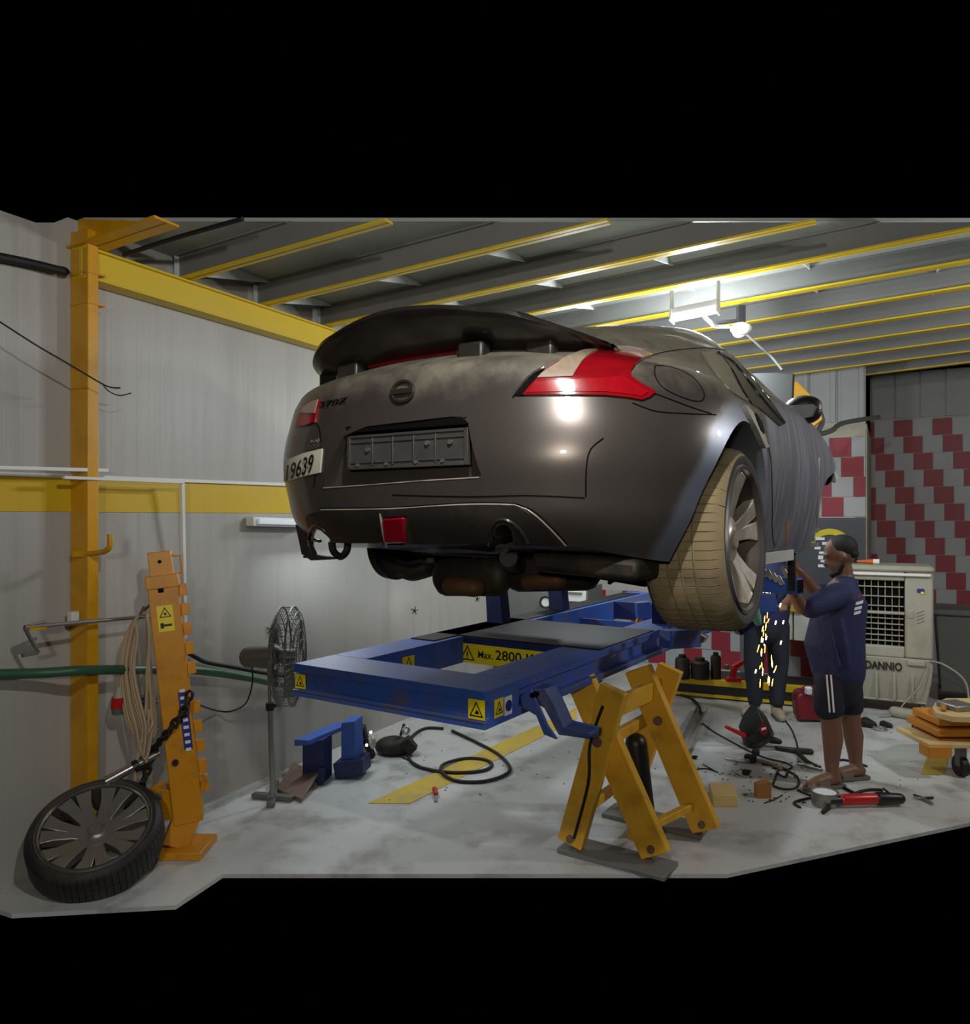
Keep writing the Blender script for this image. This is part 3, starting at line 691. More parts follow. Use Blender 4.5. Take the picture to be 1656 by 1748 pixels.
spo = MB().add(sv, sf).build('spoiler', M_spoil, car, local=True, ang=50)
for u, v in ((-.52, -.56), (-.36, -.63), (.2, -.66), (.42, -.6)):
    MB().bar(CL(u - .05, v, .872), CL(u + .05, v - .0, .872), .06, .075).build('foot', M_diff, spo, bevel=.012)
MB().bar(CL(-.3, -.60, .905), CL(.1, -.60, .905), .02, .035).build('high_brake_lamp', M_dkred, spo, bevel=.003)
# glass house
g1 = skin_patch('side_window', BB, [(1226, 600), (1243, 601), (1262, 620), (1290, 653), (1318, 690), (1340, 722), (1330, 728), (1296, 698), (1282, 690), (1268, 668), (1252, 636)], M_glass, car, .006, .012, 7)
skin_patch('rear_quarter_window', BB, [(1196, 603), (1218, 600), (1238, 604), (1250, 640), (1266, 672), (1278, 688), (1252, 672), (1225, 645)], M_dustglass, car, .004, .01, 8)
skin_line('window_trim', BB, [(1225, 604), (1246, 616), (1264, 636), (1290, 670), (1308, 692), (1336, 722)], .008, M_blackp, car, .004)
skin_line('chrome_trim', BB, [(1263, 628), (1280, 648), (1298, 672), (1312, 689)], .003, M_chrome, car, .014)
# door handle fin
dh = skin_patch('door_handle', BB, [(1266, 694), (1272, 697), (1285, 712), (1296, 732), (1303, 752), (1307, 764), (1301, 765), (1295, 752), (1288, 736), (1277, 716)], M_sand, car, .014, .02, 8)
skin_patch('handle_slot', BB, [(1281, 707), (1285, 709), (1293, 722), (1298, 738), (1297, 742), (1292, 736), (1286, 722)], M_gap, dh, .017, .01, 6)
skin_line('door_edge', BB, [(1397, 782), (1398, 810), (1396, 850), (1394, 890), (1390, 930)], .004, M_sand, car, .002)
skin_patch('filler_mark', BB, [(1341, 890), (1349, 889), (1346, 905), (1344, 932), (1342, 932), (1342, 906)], M_wood2, car, .002, .004, 8)
# sill strip, headlamp remains
MB().bar(CL(.80, .42, .165), CL(.80, 1.35, .150), .03, .055).build('sill', M_white, car, bevel=.004)
MB().bar(CL(.76, .42, .20), CL(.76, 1.9, .20), .08, .06).build('sill_rail', M_grim, car, bevel=.004)
MB().ball(CL(.80, 2.46, .63), (.05, .05, .09), 14, 10).build('headlamp', M_gap, car)
MB().ball(CL(.85, 2.47, .585), (.018, .03, .03), 10, 8).build('side_lamp', M_paper, car)
fe = MB()
for i in range(14):
    z = .18 + i * .028; fe.box(CL(.80 - .02 * (i % 3), 1.99 + .012 * ((i * 7) % 5), z), R_ * .03, D_ * (.015 + .008 * (i % 2)), Z * .012)
fe.build('torn_wing_edge', M_sand, car)
MB().bar(CL(-.55, 2.0, .45), CL(.55, 2.0, .45), .12, .5).bar(CL(.5, 1.9, .42), CL(.5, 2.7, .42), .1, .14).bar(CL(-.5, 1.9, .42), CL(-.5, 2.7, .42), .1, .14).build('engine_bay', M_grim, car, bevel=.01)
# raised bonnet
hb = []
for i in range(13):
    u = -.66 + 1.32 * i / 12; k = 1 - (abs(u) / .66) ** 4 * .08
    hb.append((u, 2.12, .88)); hb.append((u, 2.20, .88 + .37 * k)); hb.append((u, 2.24, .88 + .37 * k)); hb.append((u, 2.16, .86))
hf = []
for i in range(12):
    for k in range(4): k2 = (k + 1) % 4; hf.append((i * 4 + k, i * 4 + k2, i * 4 + 4 + k2, i * 4 + 4 + k))
hf += [(0, 1, 2, 3), (48, 49, 50, 51)]
MB().add([V(p) for p in hb], hf)  .build('bonnet', mat('dark_bonnet', (36, 38, 36), .6), car, local=True, bevel=.006)
# door mirror
mc = P(1371, 700, 4.02)
md = MB().ball(mc, (1, 1, 1), 24, 14)
md.v = [mc + R_ * ((p - mc).x * .095) + D_ * ((p - mc).y * .06) + Z * ((abs((p - mc).z) ** .75) * (1 if (p - mc).z > 0 else -1) * .078) for p in md.v]
mir = md.build('door_mirror', M_blackp, car)
gl = [mc - D_ * .062 + R_ * a + Z * b for a, b in ((-.055, .02), (.06, .022), (.075, .005), (.055, -.045), (-.02, -.06), (-.06, -.055))]
MB().prism(gl, D_ * .03).build('mirror_glass', M_grey, mir, bevel=.003)
MB().bar(mc - R_ * .14 - Z * .06, mc - R_ * .02 - Z * .045, .05, .03).build('mirror_arm', M_blackp, mir, bevel=.006)
MB().ball(mc + R_ * .085 - D_ * .02 + Z * .0, (.008, .008, .008), 8, 6).build('repeater', M_chrome, mir)
# wheels
def wheel(parent, c, ax, name='wheel', R=.322, rl=.252, tw=.275, spokes=5, dusty=True, m_rim=None, phase=.3):
    c, ax = V(c), V(ax).normalized(); m_rim = m_rim or M_alu
    wv = MB(); h = tw / 2
    prof = [(rl - .012, -h + .02), (rl, -h + .012), (rl + .012, -h + .004), (R - .03, -h), (R - .012, -h + .016)]
    g = [(-.78, -.40), (-.34, -.04), (.04, .34), (.40, .78)]
    for a, b in g:
        hh = h - .02; prof += [(R - .001, a * hh), (R, (a * .7 + b * .3) * hh), (R, (a * .3 + b * .7) * hh), (R - .001, b * hh), (R - .009, b * hh + .002), (R - .009, b * hh + .008)]
    prof = prof[:-2] + [(R - .012, h - .016), (R - .03, h), (rl + .012, h - .004), (rl, h - .012), (rl - .012, h - .02)]
    NB = 66; angs = []
    for k in range(NB): angs += [2 * PI * (k + q) / NB for q in (0, .86, .90, .97)]
    def rf(i, k, r):
        if 5 <= i < len(prof) - 5 and k % 4 in (2, 3) and r > R - .004: return r - .0055
        return r
    ty = wv.lathe(prof, c, ax, angles=angs, rfun=rf).build('tyre', M_tyreside, parent, ang=30)
    ty.data.materials.append(M_tyre)
    inv = inv_of(parent).inverted()
    for p in ty.data.polygons:
        q = inv @ p.center - c; rr = (q - ax * q.dot(ax)).length
        if rr > R - .022 and abs(q.dot(ax)) < h - .008 and dusty: p.material_index = 1
    x, y, d = frame(ax)
    lip = MB().lathe([(rl - .012, h - .03), (rl + .006, h - .004), (rl + .004, h + .004), (rl - .004, h + .002), (rl - .012, h - .02), (rl - .022, h - .07), (rl - .03, -h + .05), (rl - .012, -h + .02)], c, ax, 72).build('rim', M_barrel, parent)
    MB().lathe([(rl - .012, h - .012), (rl - .004, h + .001), (rl + .006, h + .003), (rl + .010, h - .006)], c, ax, 72).build('rim_lip', M_chrome, lip)
    hub = MB().lathe([(.001, h - .035), (.03, h - .035), (.034, h - .042), (.05, h - .05), (.078, h - .052), (.085, h - .075), (.085, h - .13)], c, ax, 40).build('hub', m_rim, lip)
    for s in range(spokes):
        a0 = phase + 2 * PI * s / spokes
        for sg in (-1, 1):
            b = MB()
            def pt(r, da, al, wd):
                a = a0 + sg * da; e = x * math.cos(a) + y * math.sin(a); t = -x * math.sin(a) + y * math.cos(a); return c + e * r + d * al, t, e
            st = [(.045, .30, h - .062, .022, .06), (.10, .165, h - .050, .022, .06), (.17, .165, h - .032, .028, .055), (rl - .014, .20, h - .014, .038, .04)]
            vs = []
            for r, da, al, wd, th in st:
                q, t, e = pt(r, da, al, wd); vs += [q - t * wd, q + t * wd, q + t * wd * .8 - d * th, q - t * wd * .8 - d * th]
            fs = [(0, 1, 2, 3), (12, 15, 14, 13)]
            for i in range(3):
                for k in range(4): k2 = (k + 1) % 4; fs.append((i * 4 + k, i * 4 + 4 + k, i * 4 + 4 + k2, i * 4 + k2))
            b.add(vs, fs).build('spoke', m_rim, lip, bevel=.004)
        w = MB(); e = x * math.cos(a0) + y * math.sin(a0)
        t = -x * math.sin(a0) + y * math.cos(a0)
        w.add([c + e * .05 + d * (h - .075) - t * .015, c + e * .05 + d * (h - .075) + t * .015, c + e * .15 + d * (h - .065) + t * .03, c + e * .15 + d * (h - .065) - t * .03, c + e * .05 + d * (h - .1), c + e * .15 + d * (h - .095)], [(0, 1, 2, 3), (0, 4, 1), (3, 2, 5), (1, 4, 5, 2), (0, 3, 5, 4)]).build('spoke_web', m_rim, lip)
    return lip
WC = CL(.905 - .1375, 0, .26)
cam_ax = (R_ + Z * .03).normalized()
wheel(car, WC, cam_ax)
MB().lathe([(.06, -.02), (.165, -.02), (.165, .008), (.06, .008)], WC, R_, 40, cap=True).build('brake_disc', M_bsteel, car)
MB().bar(WC + Z * .03 - D_ * .16, WC + Z * .03 - D_ * .10, .08, .16).build('brake_caliper', M_grim, car, bevel=.01)
bc = CL(-.70, 0, .225)
bd0 = MB().lathe([(.04, -.03), (.168, -.03), (.168, -.004), (.10, -.002), (.09, .05), (.04, .055)], bc, -R_, 44, cap=True).build('brake_disc', M_grim, car)
MB().lathe([(.001, .0), (.172, .0), (.172, .012), (.001, .02)], bc + R_ * .035, R_, 40).build('brake_shield', M_blackp, car)
MB().bar(bc + R_ * .05, bc + R_ * .45, .06, .06).build('half_shaft', M_grim, car)
MB().prism([CM @ at_v(x, y, -.60) for x, y in [(503, 895), (509, 922), (514, 946), (530, 957), (568, 955), (566, 952), (533, 946), (526, 930), (524, 905)]], D_ * .03).build('bumper_corner', M_body, car, bevel=.004)
# underbody
def mid(px, py, v):                                      # point under a pixel at the car's y = v plane
    r = RAY(px, py); t = ((CW + D_ * v) - CAM).dot(D_) / r.dot(D_); return CAM + r * t
MB().limb([mid(762, 985, -.3), mid(850, 984, -.3)], [(.055, .075)] * 2, 18).build('silencer', M_grim, car)
MB().limb([mid(885, 972, -.25), mid(1000, 968, -.25)], [(.06, .085)] * 2, 18).build('silencer', M_grim, car)
MB().bar(mid(748, 980, -.1), mid(790, 990, -.1), .05, .08).build('bracket', M_blackp, car, bevel=.006)
MB().tube(smooth([mid(640, 955, -.1), mid(690, 972, -.15), mid(740, 976, -.2), mid(800, 975, -.3)]), .018, 8).build('suspension_arm', M_grim, car)
MB().tube(smooth([mid(685, 975, -.12), mid(705, 980, -.15), mid(735, 972, -.2)]), .03, 8).build('suspension_knuckle', M_grim, car)
MB().bar(mid(720, 948, .25), mid(1100, 950, .25), .30, .14).build('axle_beam', M_grim, car, bevel=.02)
MB().bar(mid(930, 955, -.42), mid(1110, 972, -.42), .2, .07).build('lower_panel', M_grim, car, bevel=.02)
MB().bar(mid(1000, 972, -.2), mid(1110, 990, -.2), .06, .05).build('suspension_arm', M_grim, car, bevel=.01)
MB().tube(smooth([mid(566, 925, -.6), mid(570, 942, -.6), mid(582, 950, -.6), mid(592, 940, -.6), mid(594, 922, -.6)]), .014, 8).build('tow_eye', M_grim, car)
MB().bar(mid(525, 950, -.5), mid(566, 953, -.5), .05, .008).build('torn_liner', M_blackp, car)
M_rusty = mat('rusty_brown_metal', (92, 66, 40), .7, .2, var=.4, scale=16)
MB().limb([mid(772, 1000, -.38), mid(812, 1003, -.38)], [(.045, .035)] * 2, 14).build('heat_shield', M_rusty, car)
MB().limb([mid(905, 994, -.3), mid(955, 990, -.3)], [(.05, .03)] * 2, 14).build('heat_shield', M_rusty, car)
MB().tube(smooth([mid(868, 952, -.50), mid(874, 962, -.4), mid(900, 970, -.2)]), .032, 12).build('exhaust_pipe', M_grim, car)
for x in (700, 1062):
    pts = [mid(x, 930, .1) + R_ * .05 * math.cos(t * .9) + D_ * .05 * math.sin(t * .9) - Z * .006 * t for t in range(26)]
    MB().tube(pts, .009, 6).build('coil_spring', M_grim, car)
for x, y in ((735, 952), (765, 958), (812, 950), (985, 955), (1030, 960), (1075, 968)): MB().cyl(mid(x, y, -.3), mid(x, y + 8, -.3), .016, 8).build('bolt_head', M_rusty, car)
MB().tube(smooth([mid(655, 940, -.1), mid(690, 962, -.15), mid(720, 958, -.2), mid(760, 966, -.3)]), .008, 6).build('brake_hose', M_black, car)
MB().bar(CL(0, 0, .22), CL(0, 1.9, .2), 1.2, .1).build('floor_pan', M_grim, car, bevel=.02)

# ================================================================== THE BLUE LIFT
LY = math.radians(33); DD = V((math.sin(LY), math.cos(LY), 0)); DR = V((math.cos(LY), -math.sin(LY), 0)); LC = V((0, 3.1, 0)); ZD = 1.03; LW = 1.12
def DK(r, a, z=0.0): return LC + DR * r + DD * a + Z * z
lift = thing('lift', 'blue steel bench lift with yellow scissor legs carrying the car', 'lift', DK(0, 1.3, 0))
def csec(depth, inner=True):                            # (outward, height) section of the channel
    return [(0, ZD), (0, ZD - .042), (-.028, ZD - .046), (-.028, ZD - .115), (0, ZD - .122), (0, ZD - .158), (-depth, ZD - .158), (-depth, ZD)]
def cbeam(name, p0, run, out, depth, m=M_blue):
    return MB().prism([p0 + out * a + Z * b for a, b in csec(depth)], run).build(name, m, lift, bevel=.003)
fr = cbeam('cross_beam', DK(-LW, 0), DR * LW, -DD, .28)
MB().bar(DK(-LW, -.004, ZD - .128), DK(0, -.004, ZD - .128), .005, .005).build('edge_highlight', M_bsteel, fr)  # pale line put in for the highlight on the lower flange
rr = cbeam('side_rail', DK(0, .281), DD * 4.0, DR, .24)
MB().bar(DK(.004, .3, ZD - .128), DK(.004, 4.2, ZD - .128), .005, .005).build('edge_highlight', M_bsteel, rr)  # same stand-in highlight line along the side rail
cbeam('side_rail', DK(-LW, .281), DD * 4.0, -DR, .22)
MB().box(DK(-LW / 2, 1.56, ZD - .075), DR * (LW / 2 - .03), DD * .41, Z * .074).build('deck_plate', M_bluedk, lift, bevel=.003)
MB().box(DK(-LW / 2, 1.56, ZD + .003), DR * (LW / 2 - .012), DD * .412, Z * .003).build('worn_mat', M_deckmat, lift)
MB().box(DK(-LW + .1, 2.5, ZD + .003), DR * .085, DD * 1.6, Z * .003).build('worn_mat', M_deckmat, lift)
MB().box(DK(-LW / 2, 3.8, ZD - .075), DR * (LW / 2 - .03), DD * .4, Z * .074).build('deck_plate', M_bluedk, lift, bevel=.003)
MB().box(DK(-LW / 2 , 2.75, ZD - .12), DR * (LW / 2 - .03), DD * .012, Z * .05).build('stretcher', M_blue, lift)
# stickers
def on_face(px, py, r=None, a=None):                    # pixel -> point on the plane r = const or a = const of the lift
    n, c = (DR, r) if r is not None else (DD, a)
    ray = RAY(px, py); t = ((LC + n * c) - CAM).dot(n) / ray.dot(n); return CAM + ray * t
warn_sticker(DK(-LW + .05, -.001, ZD - .082), DR, Z, .068, lift, tall=1.0)
warn_sticker(on_face(814, 1211, a=0), DR, Z, .082, lift, tall=1.0)
warn_sticker(on_face(851, 1208, r=.0), DD, Z, .07, lift, tall=1.1)
st = decal('hand_sticker', on_face(867, 1204, r=.0), DD, Z, .06, .08, M_paper, lift)
MB().lathe([(.002, .002), (.024, .002), (.024, .0045), (.002, .0045)], on_face(867, 1204, r=.0) + DR * .002, DR, 24).build('blue_disc', M_inkblue, st)
warn_sticker(on_face(697, 1134, r=-LW + .222), -DD if False else DD, Z, .1, lift, tall=.9)
sa, sb = on_face(781, 1120, a=1.148), on_face(950, 1120, a=1.148)
so_ = (sa + sb) / 2; so_.z = .932
sw = (sb - sa).dot(DR)
sg2 = decal('load_sign', so_, DR, Z, sw, .115, M_sticker, lift)
q0 = so_ - DR * sw / 2
tri = MB(); c = q0 + DR * .075 - DD * .004; tt = [c + Z * .048, c - DR * .052 - Z * .042, c + DR * .052 - Z * .042]; cc = (tt[0] + tt[1] + tt[2]) / 3
for i in range(3):
    a, b = tt[i], tt[(i + 1) % 3]; tri.add([a, b, cc + (b - cc) * .76, cc + (a - cc) * .76], [(0, 1, 2, 3)])
tri.box(cc + Z * .008, DR * .004, DD * .0005, Z * .016).box(cc - Z * .018, DR * .004, DD * .0005, Z * .004)
tri.build('warning_triangle', M_ink, sg2, smooth=False)
lettering('lettering', 'Max.', q0 + DR * .205, DR, Z, .105, .042, M_ink, sg2, .005, .01)
lettering('lettering', '2800 Kg', q0 + DR * .425, DR, Z, .30, .075, M_ink, sg2, .005, .015)
# scissor legs
def arm(name, r0, r1, a, w=.155, z0=.885, z1=.05, th=.06):
    o = MB().bar(DK(r0, a, z0), DK(r1, a, z1), w, th, up=DD).build(name, M_armyel, lift, bevel=.006)
    for k in (.33, .96): q = DK(r0, a, z0).lerp(DK(r1, a, z1), k); MB().cyl(q - DD * (th / 2 + .012), q + DD * (th / 2 + .012), .026 if k < .5 else .02, 16).build('pivot_pin', M_rust, o)
    return o
arm('scissor_arm', .16, -.08, .95, .14); arm('scissor_arm', .22, -.06, 1.62, .14)
arm('scissor_arm', -.08, .34, 1.06); arm('scissor_arm', .07, .46, 1.50)
for k, w in ((.36, .06), (.80, .05), (.14, .10)):
    MB().bar(DK(.16, .95, .885).lerp(DK(-.08, .95, .05), k), DK(.20, 1.62, .885).lerp(DK(-.08, 1.62, .05), k), .04, w).build('rung', M_armyel, lift, bevel=.004)
MB().bar(DK(.02, 1.05, .18).lerp(DK(.34, 1.06, .05), .55) , DK(.07, 1.5, .885).lerp(DK(.46, 1.5, .05), .85), .04, .04).build('rung', M_armyel, lift, bevel=.004)
MB().limb([DK(.12, 1.34, .50), DK(.16, 1.36, .12)], [.06, .06], 16).build('hydraulic_ram', M_blackp, lift)
MB().tube(smooth([DK(.12, .90, .80), DK(.05, .90, .6), DK(.04, .90, .4), DK(-.04, .90, .1)]), .008, 6).build('hydraulic_hose', M_black, lift)
for a in (1.0, 1.56): MB().box(DK(.15, a, .012), DR * .29, DD * .10, Z * .012).build('base_runner', M_steel, lift, bevel=.004)
# clamps, posts and cross arms that hold the car sills
def post(px, y0, y1, Y, w): a, b = P(px, y0, Y), P(px, y1, Y); b.z = ZD; MB().bar(a, b, w, w, up=DD).build('clamp_post', M_bluedk, lift, bevel=.004)
p1 = on_face(852, 1062, r=-LW + .1); p2 = on_face(955, 1040, r=-LW + .1)
for p in (p1, p2):
    MB().bar(V((p.x, p.y, ZD)), V((p.x - .03, p.y, 1.42)), .13, .10, up=DD, w2=.11).build('clamp_post', M_bluedk, lift, bevel=.004)
    MB().bar(V((p.x - .03, p.y, 1.40)), CL(-.62, (p - CW).dot(D_), .0) + Z * 0, .07, .08).build('clamp_arm', M_bluedk, lift, bevel=.004)
cp = DK(-.1, 2.35, ZD); ca = P(1366, 1001, 4.42)
MB().bar(cp, V((cp.x, cp.y, 1.36)), .10, .10, up=DD).build('clamp_post', M_bluedk, lift, bevel=.004)
MB().bar(V((cp.x, cp.y, ca.z)), ca, .09, .095).build('cross_arm', M_blue, lift, bevel=.005)
jv = 1.70; jb = CL(.74, jv, .155); MB().bar(V((jb.x, jb.y, ca.z)), jb, .04, .03, up=D_).build('clamp_jaw', M_grim, lift, bevel=.006)
for dx in range(6):
    q = P(1300 + dx * 9, 968 + (dx * 5) % 17, 4.3); MB().bar(q, q + V((.03, .0, -.05)), .03, .022).build('clamp_tooth', M_alu, lift, bevel=.004)
MB().bar(ca - (V((cp.x, cp.y, ca.z)) - ca).normalized() * -.01, ca - (V((cp.x, cp.y, ca.z)) - ca).normalized() * .002, .078, .075).build('cross_arm_end', M_gap, lift)
MB().bar(P(1255, 1030, 4.05), P(1316, 1028, 4.2), .09, .10).build('cross_arm', M_blue, lift, bevel=.005)
MB().bar(P(1255, 1075, 4.10), P(1292, 1048, 4.12), .07, .07).build('cross_arm', M_bluedk, lift, bevel=.005)
MB().bar(P(1135, 1091, 4.62), P(1188, 1088, 4.75), .10, .11).build('clamp_block', M_blue, lift, bevel=.005)
MB().prism([P(1180, 1074, 4.7), P(1206, 1088, 4.7), P(1200, 1098, 4.7), P(1178, 1098, 4.7)], DD * .06).build('clamp_wedge', M_bsteel, lift, bevel=.004)
MB().bar(P(1086, 1042, 5.6), P(1110, 1040, 5.6), .10, .12).build('clamp_block', M_blue, lift, bevel=.005)
MB().bar(P(1100, 1035, 5.7), P(1088, 1068, 5.7), .04, .04).build('ram', M_orange, lift)
# towing hook hanging from the right corner
hk = [(888, 1190), (905, 1175), (926, 1176), (938, 1200), (956, 1240), (1003, 1252), (1002, 1266), (985, 1272), (950, 1267), (928, 1254), (915, 1222), (892, 1208)]
y0 = on_face(905, 1185, r=.03).y
MB().prism([P(x, y, y0) for x, y in [(888, 1190), (905, 1175), (916, 1200), (934, 1240), (950, 1263), (928, 1254), (915, 1222), (892, 1208)]], DD * .02).build('hook_side', M_blue, lift, bevel=.003)
MB().prism([P(x, y, y0) + DD * .11 for x, y in hk], DD * .02).build('hook_plate', M_blue, lift, bevel=.004)
MB().prism([P(x, y, y0) + DD * .02 for x, y in [(905, 1176), (926, 1177), (940, 1202), (958, 1243), (1003, 1254), (1001, 1262), (950, 1257), (922, 1205)]], DD * .09).build('hook_channel', M_rubblue, lift, bevel=.004)
MB().cyl(P(912, 1186, y0) - DD * .02, P(912, 1186, y0) + DD * .03, .012, 14).build('pin', M_gap, lift)

# ================================================================== LEFT WALL SIDE
def wbar(name, a, b, w, h, label, cat, out=.014, m=M_white):
    A, B = WP(*a, out), WP(*b, out); o = MB().bar(A, B, w, h).build(name, m, None, bevel=.002); return tag(o, label, cat)
tr = 'white cable trunking'
wbar('cable_trunking', (-12, 798), (184, 803), .018, .018, 'upper white cable trunking strip ending just past the yellow column', 'trunking', .13)
wbar('cable_trunking', (-12, 808), (560, 830), .018, .020, 'long white cable trunking running on top of the yellow wall band', 'trunking', .012)
o = wbar('cable_trunking', (108, 815), (312, 823), .02, .016, 'short white cable trunking crossing the column and turning down the wall', 'trunking', .14)
MB().bar(WP(311, 820, .13), WP(316, 1090, .03), .020, .018, up=EH).build('drop_pipe', M_white, o)
# wall lamp under the yellow band
wl = thing('wall_lamp', 'white batten lamp on the wall just left of the car bumper', 'lamp', WP(460, 890))
A, B = WP(426, 890, .045), WP(520, 893, .045)
MB().bar(A, B, .07, .06).build('housing', M_white, wl, bevel=.004)
MB().bar(A + D1 * .03 + EH * .04, B + EH * .04, .03, .035).build('diffuser', M_glow2, wl, bevel=.004)
area('wall_fill_light', tuple((A + B) / 2 + D1 * .3 + EH * .09), tuple((A + B) / 2 + D1 * .3 + EH * 1 - Z * .6), .6, .06, 12, COOL)  # fill light added at the unlit batten
# hook on the column
cf = V(WALL(tc + .03, .15))
def CP(px, py, out=.0): Y = (cf + EH * out).y; return P(px, py, Y)
hk_ = thing('wall_hook', 'yellow bent steel hook on the wall column', 'hook', CP(150, 945))
MB().tube(smooth([CP(128, 946, -.02), CP(150, 945, .02), CP(172, 943, .12), CP(185, 937, .19), CP(188, 927, .2), CP(188, 912, .2)]), .014, 10).build('hook_rod', M_yel, hk_)
MB().bar(CP(126, 946), CP(148, 946), .03, .03).build('hook_base', M_yel, hk_, bevel=.003)
rod = thing('wall_rod', 'bare steel rod with a Z-bent end projecting across the yellow column', 'rod', CP(150, 1062))
MB().tube([WP(258, 1052, .20), WP(150, 1061, .22), WP(42, 1071, .25)], .010, 10).build('rod', M_bsteel, rod)
MB().tube(smooth([WP(42, 1071, .25), WP(52, 1090, .25), WP(65, 1113, .25)], 3) + [WP(64, 1114, .25), WP(38, 1119, .25)], .009, 8).build('bent_end', M_bsteel, rod)
MB().tube([WP(42, 1070, .25), WP(78, 1061, .20)], .007, 8).build('stay', M_bsteel, rod)
MB().bar(WP(50, 1074, .26), WP(78, 1072, .26), .02, .012).build('clip', M_yel, rod)
MB().box(CP(125, 1054, .05), EH * .02, D1 * .02, Z * .03).build('bracket', M_white, rod, bevel=.003)
# hoses and loose wires along the wall
cable('green_hose', [WP(-15, 1151, .1), WP(70, 1149, .15), WP(150, 1144, .24), WP(250, 1143, .17), WP(330, 1144, .15), WP(420, 1156, .12), WP(470, 1166, .10), WP(520, 1172, .08)], .024, M_green, None, 'thick green hose stretched along the lower left wall', 'hose')
cable('black_hose', [WP(318, 1112, .1), WP(335, 1122, .1), WP(352, 1130, .08), WP(400, 1139, .07), WP(460, 1150, .06), WP(520, 1158, .06)], .014, M_black, None, 'black hose lying over the green hose between tower and fan', 'hose')
cable('hanging_wire', [WP(-10, 543, .25), WP(60, 588, .27), WP(120, 623, .28), WP(176, 656, .28), WP(195, 662, .28), WP(205, 662, .28)], .004, M_black, None, 'thin dark wire hanging slantwise across the column', 'wire')
cable('wire_end', [WP(176, 657, .28), WP(186, 668, .28), WP(204, 675, .28), WP(224, 671, .28)], .003, M_black, None, 'loose curled end of the dark wire on the wall', 'wire')
cable('black_pipe', [WP(-10, 437, .05), WP(50, 449, .05), WP(104, 462, .06), WP(112, 462, .07)], .022, M_black, None, 'short black pipe entering the wall top left of the column', 'pipe')
cable('ceiling_cable', [JP(-1.05, .15, -.0), JP(-1.02, .5, .02), JP(-1.0, .95, .02)], .012, M_black, None, 'black cable running under the cross beam in the ceiling corner', 'cable')
# wall scuffs that stick out: two scraped tufts
for i, (px, py) in enumerate(((708, 1042), (464, 1074), (815, 1022))):
    q = WP(px, py, .004); mb = MB()
    for k in range(5): a = k * 1.3; mb.bar(q, q + D1 * .06 * math.cos(a) + Z * .04 * math.sin(a), .012, .003, w2=.002)
    tag(mb.build('wall_gouge', M_blackp, wall_left), kind='stuff')

# pulling tower
TY = 3.98
tw = thing('pulling_tower', 'leaning orange pulling tower with notched edge and chain', 'tower', F(318, 1450))
tb, tt_ = P(322, 1385, TY), P(273, 946, TY)
tdir = (tt_ - tb).normalized(); tx = V((tdir.z, 0, -tdir.x)); ty = V((0, 1, 0))
tx = (tx * .95 + ty * .31).normalized(); ty = tdir.cross(tx)
if ty.y < 0: ty = -ty
Lt = (tt_ - tb).length
MB().box(tb.lerp(tt_, .93), tx * .056, ty * .056, tdir * Lt * .08).build('inner_post', M_orange, tw, bevel=.004)
MB().box(tb.lerp(tt_, .43), tx * .072, ty * .07, tdir * Lt * .46).build('outer_post', M_orange, tw, bevel=.005)
MB().box(tb.lerp(tt_, .895), tx * .078, ty * .076, tdir * .035).build('collar', M_orange, tw, bevel=.005)
for k in range(11):
    f_ = .06 + .84 * k / 11
    if k == 5: continue
    MB().box(tb.lerp(tt_, f_ + .03) + tx * .088, tx * .026, ty * .012, tdir * .032).build('notch', M_orange, tw, bevel=.003)
MB().tube([tb.lerp(tt_, .99) + tx * .056, tb.lerp(tt_, .985) + tx * .10, tb.lerp(tt_, .92) + tx * .10, tb.lerp(tt_, .915) + tx * .056], .006, 8).build('handle', M_orange, tw)
MB().cyl(tb.lerp(tt_, .972) - ty * .062, tb.lerp(tt_, .972), .009, 12).build('bolt_hole', M_gap, tw)
MB().cyl(tb.lerp(tt_, .21) - ty * .085 - tx * .03, tb.lerp(tt_, .21) - tx * .03, .016, 14).build('pivot_bolt', M_blackp, tw)
MB().box(tb.lerp(tt_, .868) - ty * .072 - tx * .008, tx * .014, ty * .002, tdir * .018).build('paint_chip', M_gap, tw)
s_o = tb.lerp(tt_, .755) - ty * .071
st = decal('warning_sticker', s_o, tx, tdir, .078, .135, M_sticker, tw)
tri = MB(); c = s_o + tdir * .03 - ty * .004; t3 = [c + tdir * .03, c - tx * .03 - tdir * .024, c + tx * .03 - tdir * .024]; cc = (t3[0] + t3[1] + t3[2]) / 3
for i in range(3):
    a, b = t3[i], t3[(i + 1) % 3]; tri.add([a, b, cc + (b - cc) * .74, cc + (a - cc) * .74], [(0, 1, 2, 3)])
tri.box(cc, tx * .006, ty * .0005, tdir * .006)
for dx in (-.02, .0, .02): tri.box(s_o - tdir * .035 + tx * dx - ty * .004, tx * (.012 - abs(dx) * .2), ty * .0005, tdir * (.006 + .008 * (dx < 0)))
tri.build('sticker_print', M_ink, st, smooth=False)
pk = decal('maker_label', tb.lerp(tt_, .36) - ty * .071 + tx * .04, tx, tdir, .042, .30, M_inkblue, tw)
for k in range(9): MB().box(tb.lerp(tt_, .25 + k * .028) - ty * .075 + tx * .04, tx * .013, ty * .0005, tdir * .008).build('label_mark', M_paper, pk)
MB().prism([P(x, y, TY - .06) for x, y in [(246, 1352), (262, 1344), (290, 1350), (300, 1364), (300, 1400), (262, 1400), (255, 1365)]], V((0, .10, 0))).build('foot_bracket', M_orange, tw, bevel=.004)
MB().cyl(P(271, 1359, TY - .07), P(271, 1359, TY), .018, 14).build('pivot_bolt', M_blackp, tw)
